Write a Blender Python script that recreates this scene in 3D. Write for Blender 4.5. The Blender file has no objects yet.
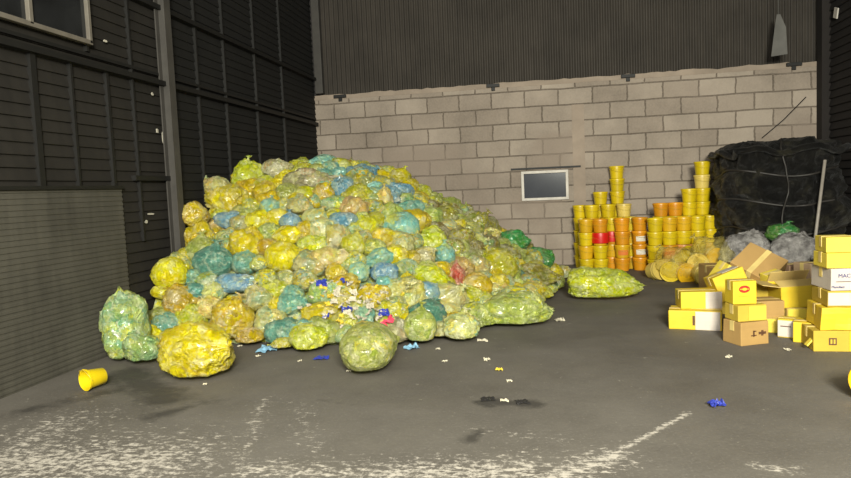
import bpy, bmesh, math, random
import numpy as np
from mathutils import Vector, Matrix, noise, Euler
R = math.radians
PI = math.pi
sc = bpy.context.scene
COL = sc.collection
rng = random.Random(7)

# ---------------------------------------------------------------- camera, world, lights, exposure
F_PX, CX, CY, CAM_H = 668.0, 425.5, 239.0, 1.4
cam_d = bpy.data.cameras.new('camera'); cam_d.sensor_width = 36; cam_d.lens = 36 * F_PX / 851
cam_d.clip_start = 0.05
cam = bpy.data.objects.new('camera', cam_d); COL.objects.link(cam)
CAM_M = (Matrix.Rotation(R(10.2), 3, 'Z') @ Matrix.Rotation(R(90 - 4.28), 3, 'X') @ Matrix.Rotation(R(-2.46), 3, 'Z'))
cam.matrix_world = Matrix.Translation((0, 0, CAM_H)) @ CAM_M.to_4x4()
sc.camera = cam

w = bpy.data.worlds.new('world'); sc.world = w; w.use_nodes = True
w.node_tree.nodes['Background'].inputs[0].default_value = (0.75, 0.8, 0.9, 1)
w.node_tree.nodes['Background'].inputs[1].default_value = 1.0

def area(name, loc, target, sx, sy, power, color):
    d = bpy.data.lights.new(name, 'AREA'); d.shape = 'RECTANGLE'; d.size = sx; d.size_y = sy
    d.energy = power; d.color = color
    o = bpy.data.objects.new(name, d); COL.objects.link(o); o.location = loc
    o.rotation_euler = (Vector(target) - Vector(loc)).to_track_quat('-Z', 'Y').to_euler()
    return o
area('doorway_light', (1.2, -3.0, 3.4), (-0.8, 9, 0.8), 1.6, 1.2, 1650, (1.0, 0.985, 0.84))
area('yard_light', (-0.5, -2.5, 4.6), (-0.6, 5.5, 0.0), 5, 2, 560, (1.0, 0.985, 0.87))
sc.view_settings.view_transform = 'Standard'; sc.view_settings.look = 'None'
sc.view_settings.exposure = 0.0; sc.view_settings.gamma = 1.0
sc.view_settings.use_curve_mapping = False

# ---------------------------------------------------------------- geometry helpers
def ray(px, py):
    return (CAM_M @ Vector(((px - CX) / F_PX, -(py - CY) / F_PX, -1.0)))
def at_depth(px, py, d):          # point seen at px,py at optical depth d
    return Vector((0, 0, CAM_H)) + ray(px, py) * d
def on_z(px, py, z=0.0):          # point seen at px,py on the level z
    v = ray(px, py); t = (z - CAM_H) / v.z
    return Vector((0, 0, CAM_H)) + v * t
def col_xy(px, d):                # plan position of an upright thing seen at column px and depth d
    py = 239
    for _ in range(4):
        p = at_depth(px, py, d)
        break
    return p.x, p.y
def project(p):
    v = CAM_M.transposed() @ (Vector(p) - Vector((0, 0, CAM_H)))
    return CX + F_PX * v.x / -v.z, CY - F_PX * v.y / -v.z, -v.z

def mesh_obj(name, verts, faces, mat, parent=None, smooth=False):
    me = bpy.data.meshes.new(name); me.from_pydata([tuple(v) for v in verts], [], faces); me.update()
    if smooth:
        for p in me.polygons: p.use_smooth = True
    if mat: me.materials.append(mat)
    o = bpy.data.objects.new(name, me); COL.objects.link(o)
    if parent: o.parent = parent
    return o
def bm_obj(name, bm, mat, parent=None, smooth=False):
    me = bpy.data.meshes.new(name); bm.to_mesh(me); bm.free()
    if smooth:
        for p in me.polygons: p.use_smooth = True
    if mat: me.materials.append(mat)
    o = bpy.data.objects.new(name, me); COL.objects.link(o)
    if parent: o.parent = parent
    return o
def link_mesh(name, me, parent=None):
    o = bpy.data.objects.new(name, me); COL.objects.link(o)
    if parent: o.parent = parent
    return o
def add_box(bm, c, s, rot=None, bevel=0.0):
    m = Matrix.Translation(c) @ (rot.to_matrix().to_4x4() if rot else Matrix.Identity(4)) @ Matrix.Diagonal((s[0], s[1], s[2], 1))
    r = bmesh.ops.create_cube(bm, size=1, matrix=m)
    if bevel:
        es = list({e for v in r['verts'] for e in v.link_edges})
        bmesh.ops.bevel(bm, geom=es, offset=bevel, segments=2, affect='EDGES', profile=0.5)
def empty(name, loc, rotz=0, label=None, cat=None, group=None):
    o = bpy.data.objects.new(name, None); COL.objects.link(o)
    o.location = loc; o.rotation_euler = (0, 0, rotz); o.empty_display_size = 0.05
    tag(o, label, cat, group)
    return o
def tag(o, label=None, cat=None, group=None, kind=None):
    if label: o['label'] = label
    if cat: o['category'] = cat
    if group: o['group'] = group
    if kind: o['kind'] = kind
    return o
def struct(o):
    o['kind'] = 'structure'; return o
def lathe(profile, seg=32):
    vs, fs = [], []
    n = len(profile)
    for r, z in profile:
        for k in range(seg):
            a = 2 * PI * k / seg
            vs.append((r * math.cos(a), r * math.sin(a), z))
    for i in range(n - 1):
        for k in range(seg):
            k2 = (k + 1) % seg
            fs.append((i * seg + k, i * seg + k2, (i + 1) * seg + k2, (i + 1) * seg + k))
    return vs, fs
def tube(name, pts, r, mat, parent=None, seg=8):
    vs, fs = [], []
    pts = [Vector(p) for p in pts]
    for i, p in enumerate(pts):
        t = (pts[min(i + 1, len(pts) - 1)] - pts[max(i - 1, 0)]).normalized()
        a = t.orthogonal().normalized() if i == 0 else (a - t * a.dot(t)).normalized()
        b = t.cross(a)
        for k in range(seg):
            an = 2 * PI * k / seg
            vs.append(p + (a * math.cos(an) + b * math.sin(an)) * r)
    for i in range(len(pts) - 1):
        for k in range(seg):
            k2 = (k + 1) % seg
            fs.append((i * seg + k, i * seg + k2, (i + 1) * seg + k2, (i + 1) * seg + k))
    fs.append(tuple(range(seg))[::-1]); fs.append(tuple((len(pts) - 1) * seg + k for k in range(seg)))
    return mesh_obj(name, vs, fs, mat, parent, True)

# ---------------------------------------------------------------- material helpers
def s2l(c):
    return tuple(((x / 255) / 12.92 if x / 255 <= 0.04045 else (((x / 255) + 0.055) / 1.055) ** 2.4) for x in c)
class NT:
    def __init__(self, name):
        self.m = bpy.data.materials.new(name); self.m.use_nodes = True
        self.t = self.m.node_tree; self.bsdf = self.t.nodes['Principled BSDF']
        self.out = self.t.nodes['Material Output']
    def n(self, typ, **kw):
        nd = self.t.nodes.new(typ)
        for k, v in kw.items(): setattr(nd, k, v)
        return nd
    def l(self, a, b): self.t.links.new(a, b)
    def inp(self, sock, v):
        if isinstance(v, bpy.types.NodeSocket): self.l(v, sock)
        elif isinstance(v, (tuple, list)) and len(v) == 3 and sock.type == 'RGBA': sock.default_value = (*v, 1)
        else: sock.default_value = v
    def coords(self, scale=1.0, kind='Object', rnd=False):
        tc = self.n('ShaderNodeTexCoord'); mp = self.n('ShaderNodeMapping'); self.l(tc.outputs[kind], mp.inputs[0])
        mp.inputs['Scale'].default_value = scale if isinstance(scale, tuple) else (scale,) * 3
        if rnd:
            oi = self.n('ShaderNodeObjectInfo'); mu = self.math('MULTIPLY', oi.outputs['Random'], 57.0)
            cb = self.n('ShaderNodeCombineXYZ'); self.l(mu, cb.inputs[0]); self.l(mu, cb.inputs[1]); self.l(cb.outputs[0], mp.inputs['Location'])
        return mp.outputs[0]
    def noise(self, vec, scale, detail=3, rough=0.55, dist=0.0, out='Fac'):
        nd = self.n('ShaderNodeTexNoise'); self.l(vec, nd.inputs['Vector'])
        nd.inputs['Scale'].default_value = scale; nd.inputs['Detail'].default_value = detail
        nd.inputs['Roughness'].default_value = rough; nd.inputs['Distortion'].default_value = dist
        return nd.outputs[out]
    def ramp(self, fac, stops, interp='LINEAR'):
        nd = self.n('ShaderNodeValToRGB'); self.l(fac, nd.inputs[0]); cr = nd.color_ramp; cr.interpolation = interp
        while len(cr.elements) > 1: cr.elements.remove(cr.elements[-1])
        cr.elements[0].position = stops[0][0]
        c = stops[0][1]; cr.elements[0].color = (*c, 1) if isinstance(c, tuple) else (c, c, c, 1)
        for p, c in stops[1:]:
            e = cr.elements.new(p); e.color = (*c, 1) if isinstance(c, tuple) else (c, c, c, 1)
        return nd.outputs[0]
    def mix(self, f, a, b, blend='MIX'):
        nd = self.n('ShaderNodeMix', data_type='RGBA', blend_type=blend)
        self.inp(nd.inputs[0], f); self.inp(nd.inputs[6], a); self.inp(nd.inputs[7], b)
        return nd.outputs[2]
    def math(self, op, a, b=0.0, c=None, clamp=False):
        nd = self.n('ShaderNodeMath', operation=op, use_clamp=clamp)
        self.inp(nd.inputs[0], a); self.inp(nd.inputs[1], b)
        if c is not None: self.inp(nd.inputs[2], c)
        return nd.outputs[0]
    def bump(self, h, strength=0.3, dist=0.02):
        nd = self.n('ShaderNodeBump'); nd.inputs['Strength'].default_value = strength; nd.inputs['Distance'].default_value = dist
        self.l(h, nd.inputs['Height']); self.l(nd.outputs[0], self.bsdf.inputs['Normal'])
        return nd
    def base(self, col, rough=0.6, spec=0.4):
        self.inp(self.bsdf.inputs['Base Color'], col); self.inp(self.bsdf.inputs['Roughness'], rough)
        self.bsdf.inputs['Specular IOR Level'].default_value = spec
        return self.m
def plain(name, rgb, rough=0.6, spec=0.4, var=0.12, scale=6.0, metallic=0.0):
    t = NT(name); c = s2l(rgb); v = t.coords(1.0, rnd=True)
    f = t.noise(v, scale, 4)
    dark = tuple(x * (1 - var * 1.6) for x in c); lite = tuple(min(1, x * (1 + var)) for x in c)
    t.base(t.ramp(f, [(0.3, dark), (0.7, lite)]), rough, spec); t.bsdf.inputs['Metallic'].default_value = metallic
    return t.m

M = {}
# block wall
t = NT('block_wall'); v = t.coords(1.0)
sep = t.n('ShaderNodeSeparateXYZ'); t.l(v, sep.inputs[0])
wob = t.noise(v, 2.2, 3); wob2 = t.noise(v, 9.0, 3)
zz = t.math('ADD', sep.outputs[2], t.math('MULTIPLY', t.math('SUBTRACT', wob, 0.5), 0.035))
xx = t.math('ADD', sep.outputs[0], t.math('MULTIPLY', t.math('SUBTRACT', wob2, 0.5), 0.05))
cb = t.n('ShaderNodeCombineXYZ'); t.l(xx, cb.inputs[0]); t.l(zz, cb.inputs[1])
br = t.n('ShaderNodeTexBrick'); t.l(cb.outputs[0], br.inputs['Vector'])
br.inputs['Scale'].default_value = 1.0; br.inputs['Brick Width'].default_value = 0.56; br.inputs['Row Height'].default_value = 0.271
br.inputs['Mortar Size'].default_value = 0.013; br.inputs['Mortar Smooth'].default_value = 0.4; br.inputs['Bias'].default_value = 0.0
br.inputs['Color1'].default_value = (*s2l((163, 151, 138)), 1); br.inputs['Color2'].default_value = (*s2l((143, 131, 119)), 1)
br.inputs['Mortar'].default_value = (*s2l((104, 94, 84)), 1)
stain = t.ramp(t.noise(v, 0.9, 5, 0.65), [(0.35, 0.72), (0.62, 1.04)])
c = t.mix(1.0, br.outputs['Color'], stain, 'MULTIPLY')
c = t.mix(t.ramp(t.noise(v, 30, 3), [(0.3, 0.0), (0.8, 0.25)]), c, s2l((180, 166, 150)))
plas = t.ramp(t.noise(v, 0.55, 3, 0.5), [(0.60, 0.0), (0.66, 0.75)])
c = t.mix(plas, c, s2l((143, 130, 118)))
t.base(c, 0.95, 0.1)
h = t.math('ADD', t.math('MULTIPLY', br.outputs['Fac'], -1.0), t.math('MULTIPLY', t.noise(v, 22, 5), 0.5))
t.bump(h, 0.7, 0.02); M['block'] = t.m
M['plaster'] = plain('plaster', (152, 138, 124), 0.95, 0.1, 0.12, 3)
# floor
t = NT('concrete_floor'); v = t.coords(1.0)
c = t.ramp(t.noise(v, 0.7, 6, 0.6), [(0.3, s2l((84, 79, 73))), (0.5, s2l((99, 94, 87))), (0.72, s2l((108, 103, 96)))])
c = t.mix(t.ramp(t.noise(v, 3.5, 6, 0.7), [(0.42, 0.0), (0.75, 0.35)]), c, s2l((76, 72, 67)))
c = t.mix(t.ramp(t.noise(v, 60, 2), [(0.55, 0.0), (0.75, 0.3)]), c, s2l((135, 130, 122)))
sep = t.n('ShaderNodeSeparateXYZ'); t.l(v, sep.inputs[0])
X, Y = sep.outputs[0], sep.outputs[1]
def seg_mask(t, X, Y, a, b, wid):          # soft mask along the segment a-b
    ax, ay = a; bx, by = b; L2 = (bx - ax) ** 2 + (by - ay) ** 2
    u = t.math('DIVIDE', t.math('ADD', t.math('MULTIPLY', t.math('SUBTRACT', X, ax), bx - ax), t.math('MULTIPLY', t.math('SUBTRACT', Y, ay), by - ay)), L2, clamp=True)
    dx = t.math('SUBTRACT', X, t.math('MULTIPLY_ADD', u, bx - ax, ax)); dy = t.math('SUBTRACT', Y, t.math('MULTIPLY_ADD', u, by - ay, ay))
    d = t.math('SQRT', t.math('ADD', t.math('MULTIPLY', dx, dx), t.math('MULTIPLY', dy, dy)))
    return t.math('SUBTRACT', 1.0, t.math('DIVIDE', d, wid), clamp=True)
def fl(px, py): p = on_z(px, py); return (p.x, p.y)
chips = t.noise(v, 24, 5, 0.75); big = t.noise(v, 2.6, 4, 0.65)
streak = t.noise(t.coords((7.0, 22.0, 1.0)), 1.6, 5, 0.75)
marks = [(fl(688, 413), fl(600, 462), 0.06, 0.95), (fl(610, 458), fl(540, 482), 0.30, .9), (fl(520, 470), fl(390, 474), 0.45, 0.85),
         (fl(380, 474), fl(250, 470), 0.38, 0.75), (fl(265, 400), fl(235, 475), 0.2, 0.6), (fl(150, 462), fl(0, 462), 0.95, 0.85),
         (fl(60, 425), fl(0, 455), 0.8, 0.7), (fl(790, 470), fl(760, 466), 0.13, 0.8), (fl(560, 440), fl(480, 430), 0.2, 0.5),
         (fl(700, 440), fl(640, 445), 0.12, 0.3), (fl(300, 405), fl(320, 478), 0.3, 0.5), (fl(105, 395), fl(60, 415), .15, .4), (fl(575, 322), fl(545, 330), .08, .5)]
tot = None
for a, b, wd, st in marks:
    m_ = t.math('MULTIPLY', seg_mask(t, X, Y, a, b, wd), st)
    tot = m_ if tot is None else t.math('MAXIMUM', tot, m_)
sig = t.math('ADD', t.math('MULTIPLY', chips, 0.55), t.math('MULTIPLY', streak, 0.55))
amt = t.ramp(t.math('ADD', sig, t.math('MULTIPLY', tot, 0.24)), [(0.70, 0.0), (0.80, 0.8)])
amt = t.math('MULTIPLY', amt, t.ramp(tot, [(0.02, 0.0), (0.2, 1.0)]))
c = t.mix(amt, c, s2l((196, 188, 176)))
rare = t.ramp(t.noise(v, 9, 4, 0.8), [(0.66, 0.0), (0.70, 0.6)])
c = t.mix(rare, c, s2l((170, 163, 150)))
# oily dark patches and scuffs
dk = [(fl(500, 402), fl(530, 404), 0.16, .8), (fl(480, 402), fl(490, 406), 0.1, .8), (fl(165, 400), fl(130, 372), 0.35, 0.8), (fl(480, 432), fl(470, 440), .12, .7), (fl(130, 388), fl(20, 412), 0.25, 0.6), (fl(215, 400), fl(150, 418), 0.22, 0.55), (fl(320, 400), fl(350, 405), .1, .4)]
tot = None
for a, b, wd, st in dk:
    m_ = t.math('MULTIPLY', seg_mask(t, X, Y, a, b, wd), st)
    tot = m_ if tot is None else t.math('MAXIMUM', tot, m_)
da = t.ramp(t.math('ADD', t.math('MULTIPLY', tot, 0.5), t.math('MULTIPLY', t.noise(v, 5, 5, 0.7), 0.6)), [(0.45, 0.0), (0.62, 0.7)])
c = t.mix(da, c, s2l((48, 45, 42)))
t.base(c, t.ramp(t.noise(v, 1.7, 4), [(0.3, 0.6), (0.7, 0.85)]), 0.3)
t.bump(t.noise(v, 35, 6, 0.7), 0.4, 0.01); M['floor'] = t.m
# dark sheets
def sheet(name, rgb, rough, var=0.25):
    t = NT(name); v = t.coords(1.0); c = s2l(rgb)
    f = t.noise(v, 1.3, 5, 0.65); g = t.noise(t.coords((6, 6, 0.8)), 2.0, 4, 0.6)
    col = t.ramp(t.math('ADD', t.math('MULTIPLY', f, 0.6), t.math('MULTIPLY', g, 0.4)), [(0.35, tuple(x * (1 - var) for x in c)), (0.65, tuple(x * (1 + var) for x in c))])
    t.base(col, rough, 0.35); t.bump(t.noise(v, 18, 4), 0.15, 0.01)
    return t.m
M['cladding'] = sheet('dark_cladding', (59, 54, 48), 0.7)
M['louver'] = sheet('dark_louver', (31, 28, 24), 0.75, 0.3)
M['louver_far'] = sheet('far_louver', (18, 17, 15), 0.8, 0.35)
M['grey_panel'] = sheet('grey_panel', (68, 65, 57), 0.8, 0.3)
M['steel'] = plain('painted_steel', (62, 59, 55), 0.6, 0.4)
M['dark_steel'] = plain('dark_steel', (20, 19, 17), 0.6, 0.4)
M['frame_grey'] = plain('window_frame_paint', (98, 92, 83), 0.6, 0.4)
M['frame_white'] = plain('white_frame', (205, 198, 188), 0.6, 0.4)
M['dark_glass'] = plain('dark_glass', (30, 31, 32), 0.12, 0.6, 0.3, 3)
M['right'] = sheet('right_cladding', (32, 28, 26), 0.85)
M['ceil'] = plain('roof_sheet', (60, 57, 54), 0.8)

# ---------------------------------------------------------------- room shell
XL, XR, YB, ZB, ZT = -4.0, 4.40, 11.6, 3.11, 6.4
Y0 = -3.5
bm = bmesh.new(); add_box(bm, ((XL + XR) / 2, (Y0 + YB) / 2, -0.1), (XR - XL + 0.4, YB - Y0 + 0.4, 0.2)); struct(bm_obj('floor', bm, M['floor']))
bm = bmesh.new(); add_box(bm, ((XL + XR) / 2, (Y0 + YB) / 2, ZT + 0.1), (XR - XL + 0.6, YB - Y0 + 0.4, 0.2)); struct(bm_obj('ceiling', bm, M['ceil']))
# window opening values on the back wall
def on_back(px, py, y=YB): v = ray(px, py); k = y / v.y; return Vector((0, 0, CAM_H)) + v * k
wa, wb = on_back(522, 201), on_back(568, 169.5)
wx0, wx1, wz0, wz1 = wa.x, wb.x, wa.z, wb.z
# block wall with a real opening
bm = bmesh.new(); T = 0.2
for x0, x1, z0, z1 in ((XL, wx0, 0, ZB), (wx1, XR, 0, ZB), (wx0, wx1, 0, wz0), (wx0, wx1, wz1, ZB)):
    add_box(bm, ((x0 + x1) / 2, YB + T / 2, (z0 + z1) / 2), (x1 - x0, T, z1 - z0))
wall_back = struct(bm_obj('wall_back', bm, M['block']))
# uneven mortar cap on top of the blocks
vs, fs = [], []; n = 90
for i in range(n + 1):
    x = XL + (XR - XL) * i / n; dz = 0.03 * noise.noise(Vector((x * 2.3, 0, 1))) + 0.02 * noise.noise(Vector((x * 9, 0, 3)))
    for y, z in ((YB + T, ZB - .05), (YB - 0.006, ZB - .05), (YB - 0.006, ZB + 0.03 + dz), (YB + T, ZB + 0.03 + dz)): vs.append((x, y, z))
for i in range(n):
    for k in range(4):
        a = i * 4 + k; b = i * 4 + (k + 1) % 4; fs.append((a, a + 4, b + 4, b))
mesh_obj('mortar_cap', vs, fs, M['plaster'], wall_back)
# flush mortar band beside the small window
px_ = on_back(580, 200).x
bm = bmesh.new(); add_box(bm, (px_, YB + 0.02, 1.35), (0.2, 0.06, 2.7)); bm_obj('mortar_band', bm, M['plaster'], wall_back)
# vertical corrugated cladding above
def corr_v(name, x0, x1, z0, z1, y, pitch, amp, mat):
    vs, fs = [], []; n = int((x1 - x0) / pitch * 6)
    for i in range(n + 1):
        x = x0 + (x1 - x0) * i / n; ph = (i % 6)
        yy = y - (amp if ph in (1, 2) else 0 if ph in (4, 5) else amp / 2)
        vs += [(x, yy, z0), (x, yy, z1)]
    for i in range(n): a = 2 * i; fs.append((a, a + 2, a + 3, a + 1))
    o = mesh_obj(name, vs, fs, mat)
    mod = o.modifiers.new('thick', 'SOLIDIFY'); mod.thickness = 0.004
    return o
o = corr_v('wall_back_cladding', XL - .1, XR + .1, ZB - 0.1, ZT + .05, YB + 0.12, 0.085, 0.03, M['cladding']); struct(o); o.name = 'wall_upper'
# brackets on top of the blocks
for px in (340, 493, 628, 794):
    y = 97 - (px - 318) * 35 / 495 + 1
    p = on_back(px, y, YB - 0.03)
    b = empty('wall_bracket', (p.x, YB - 0.03, p.z))
    bm = bmesh.new(); add_box(bm, (0, 0, 0), (0.22, 0.07, 0.055), bevel=.004); bm_obj('bracket_plate', bm, M['dark_steel'], b)
    bm = bmesh.new(); add_box(bm, (0, 0.01, -0.05), (0.06, 0.04, 0.07), bevel=.004); bm_obj('bracket_tab', bm, M['dark_steel'], b)
    where = {340: 'above the refuse heap, nearest the dark corner', 493: 'above the space before the small window', 628: 'above the tallest bucket column', 794: 'above the black wrapped bale'}[px]
    tag(b, 'dark bracket on the block wall top ' + where, 'bracket', 'brackets along the top of the block wall')
# hidden-corner column
p = on_back(318, 50)
bm = bmesh.new(); add_box(bm, (p.x + .0, YB - 0.01, (ZB + ZT) / 2 + .04), (0.14, 0.12, ZT - ZB - .04), bevel=.006)
tag(bm_obj('corner_post', bm, M['steel']), 'grey steel post rising above the block wall in the far corner', 'post')

# left wall: lapped horizontal boards
def corr_h(x, y0, y1, z0, z1, pitch, depth, mat, name, parent=None, prof='lap'):
    vs, fs = [], []; n = int(round((z1 - z0) / pitch)); rows = []
    for i in range(n):
        za = z0 + i * pitch; zb = za + pitch
        if prof == 'lap': rows += [(za, depth), (za + pitch * .12, depth), (zb - .002, 0.0)]
        else: rows += [(za, 0), (za + pitch * .3, 0), (za + pitch * .42, depth), (zb - pitch * .12, depth), (zb - .001, 0)]
    m = len(rows)
    for y in (y0, y1):
        for z, d in rows: vs.append((x + d, y, z))
    for i in range(m - 1): fs.append((i, i + 1, m + i + 1, m + i))
    b = len(vs); vs += [(x - 0.08, y0, z0), (x - 0.08, y0, z1), (x - 0.08, y1, z0), (x - 0.08, y1, z1)]
    fs += [(b, b + 1, b + 3, b + 2)]
    return mesh_obj(name, vs, fs, mat, parent)
def wall_y(px, py=200):
    v = ray(px, py); return v.y * XL / v.x
YC = 6.62     # column
SLAB_Y, SLAB_Z = 5.78, 1.53
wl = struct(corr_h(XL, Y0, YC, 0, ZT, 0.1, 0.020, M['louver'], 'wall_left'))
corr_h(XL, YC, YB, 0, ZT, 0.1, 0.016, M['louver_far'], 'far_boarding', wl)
corr_h(XL + 0.04, Y0, SLAB_Y, 0, SLAB_Z, 0.045, 0.006, M['grey_panel'], 'lower_panel', wl, 'rib')
bm = bmesh.new(); add_box(bm, (XL + .035, (Y0 + SLAB_Y) / 2, SLAB_Z + .01), (0.07, SLAB_Y - Y0, 0.03)); bm_obj('panel_cap', bm, M['dark_steel'], wl)
for z, h_, d in ((2.63, 0.05, 0.09), (2.72, .03, .05), (3.42, 0.05, 0.09)):
    bm = bmesh.new(); add_box(bm, (XL + d / 2, (Y0 + YB) / 2, z), (d, YB - Y0 - .2, h_)); bm_obj('wall_rail', bm, M['dark_steel'], wl)
for px, wd, z0, z1 in ((43, 0.1, 1.55, 2.62), (80, .045, 1.55, 2.62), (115, 0.06, 1.55, 2.62), (140, .04, 1.0, 3.4), (98, .05, 2.75, 4.6), (205, .05, 0, 6), (232, .05, 0, 6), (262, .05, 0, 6), (288, .05, 0, 6)):
    y = wall_y(px)
    bm = bmesh.new(); add_box(bm, (XL + .02, y - .03, (z0 + z1) / 2), (0.045, wd * .6, z1 - z0)); bm_obj('wall_stud', bm, M['dark_steel'], wl)
bm = bmesh.new(); add_box(bm, (XL + .03, 6.3, 1.63), (0.07, 0.62, 0.05)); bm_obj('wall_rail', bm, M['dark_steel'], wl)
# H column
bm = bmesh.new(); cy = wall_y(167)
add_box(bm, (XL + .15, cy, ZT / 2), (0.014, 0.12, ZT)); add_box(bm, (XL + .05, cy, ZT / 2), (0.014, 0.13, ZT)); add_box(bm, (XL + .10, cy, ZT / 2), (0.09, 0.012, ZT))
tag(bm_obj('steel_column', bm, M['steel']), 'grey steel H column standing against the dark boarded wall', 'column')
# big window up on the left wall
wy1 = wall_y(90, 40) - .09; wy0 = wy1 - 1.75; zb = 2.80
win = struct(bpy.data.objects.new('window_1', None)); COL.objects.link(win); win.location = (XL + .07, wy1, zb)
bm = bmesh.new()
add_box(bm, (0, -.875, 0.02), (0.05, 1.75, 0.04), bevel=.004); add_box(bm, (0, -.875, 1.3), (0.06, 1.75, 0.05), bevel=.004)
for y in (-0.02, -1.73): add_box(bm, (0, y, .66), (0.05, 0.035, 1.3), bevel=.004)
ym = wall_y(27, 20) - .06 - wy1
add_box(bm, (0, ym, .66), (0.05, 0.04, 1.28), bevel=.004)
bm_obj('window_frame', bm, M['frame_grey'], win)
bm = bmesh.new(); add_box(bm, (-.015, -.875, .66), (0.008, 1.7, 1.25)); bm_obj('window_pane', bm, M['dark_glass'], win)
# small window in the block wall
win = struct(bpy.data.objects.new('window_2', None)); COL.objects.link(win); win.location = ((wx0 + wx1) / 2, YB, (wz0 + wz1) / 2)
ww, wh = wx1 - wx0, wz1 - wz0
bm = bmesh.new()
for s in (-1, 1):
    add_box(bm, (s * (ww / 2 - .022), 0.0, 0), (0.044, 0.08, wh), bevel=.003); add_box(bm, (0, 0.0, s * (wh / 2 - .022)), (ww, 0.079, 0.044), bevel=.003)
bm_obj('window_frame', bm, M['frame_white'], win)
bm = bmesh.new(); add_box(bm, (0, 0.02, 0), (ww - .06, 0.008, wh - .06)); bm_obj('window_pane', bm, M['dark_glass'], win)
bm = bmesh.new(); add_box(bm, (0.02, -0.01, wh / 2 + .045), (ww + .38, 0.05, 0.03)); bm_obj('window_lintel', bm, M['dark_steel'], win)
# right wall
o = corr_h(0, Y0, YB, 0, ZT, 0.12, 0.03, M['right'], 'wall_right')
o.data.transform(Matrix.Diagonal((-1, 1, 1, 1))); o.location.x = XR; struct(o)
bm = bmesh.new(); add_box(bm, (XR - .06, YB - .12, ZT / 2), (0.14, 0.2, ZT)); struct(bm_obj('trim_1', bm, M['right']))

# wall details
M['pale_chip'] = plain('pale_tape', (170, 164, 150), 0.7)
k = 0
for px, py, sw, sh, txt in ((163, 137, .05, .16, 'long white paint drip scrape beside the steel column, above the grey panel'),
                        (157, 131, .05, .06, 'square pale paint chip beside the white scrape by the steel column'),
                        (152, 94, .04, .04, 'small pale chip high on the boards near the steel column'),
                        (105, 41, .07, .03, 'narrow pale tape scrap just beyond the big window corner'),
                        (151, 214, .14, .025, 'thin pale scratch low on the dark boards above the yellow tied bag'),
                        (146, 222, .05, .04, 'small pale paint chip low on the boards under a thin scratch')):
    v = ray(px, py); kk = (XL + .036) / v.x; p = Vector((0, 0, CAM_H)) + v * kk
    r2 = random.Random(k); k += 1
    ring = [(0, (math.cos(a) * sw / 2 * r2.uniform(.6, 1.1)), (math.sin(a) * sh / 2 * r2.uniform(.6, 1.1))) for a in [i * PI / 4 for i in range(8)]]
    vs = ring + [(0.006, y, z) for _, y, z in ring]
    fs = [tuple(range(8)), tuple(range(15, 7, -1))] + [(i, (i + 1) % 8, 8 + (i + 1) % 8, 8 + i) for i in range(8)]
    o = mesh_obj('paint_chip', vs, fs, M['pale_chip']); o.location = p; tag(o, txt, 'paint chip', 'pale marks on the boarded wall')
# hanging strip above the bale, its cord, small plate high on the right wall
M['ghost'] = plain('dusty_plastic', (92, 90, 86), 0.7)
p1 = on_back(779, 56, 11.1); p0 = on_back(775, 0, 11.1)
e = empty('hanging_strip', (p1.x, 11.1, p1.z), 0, 'narrow dusty plastic strip hanging on a cord before the dark cladding above the bale', 'hanging strip')
vs = [(-.11, 0, 0), (.12, 0, 0.02), (.10, .0, .42), (.02, 0, .62), (-.03, 0, .62), (-.06, 0, .42)]
vs += [(x, .012, z) for x, _, z in vs]; mesh_obj('strip', vs, [(0, 1, 2, 3, 4, 5), (11, 10, 9, 8, 7, 6)] + [(i, (i + 1) % 6, 6 + (i + 1) % 6, 6 + i) for i in range(6)], M['ghost'], e)
tube('cord', [(0, .006, .60), (-.02, .006, 1.4), (-.03, .006, ZT - p1.z)], .006, M['ghost'], e)
v = ray(836, 13); kk = (XR - .05) / v.x; p = Vector((0, 0, CAM_H)) + v * kk
bm = bmesh.new(); add_box(bm, (0, 0, 0), (.02, .13, .15), Euler((R(20), 0, 0)), .004)
o = bm_obj('wall_plate', bm, M['frame_white']); o.location = p; tag(o, 'small white square plate fixed high on the dark side wall', 'plate')
a = on_back(762, 138, YB - .03); b = on_back(806, 97, YB - .03)
o = tube('leaning_wire', [a, (a + b) / 2 + Vector((0, 0, -.03)), b], .008, M['dark_steel']); tag(o, 'thin dark wire running diagonally on the block wall above the bale', 'wire')

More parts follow.
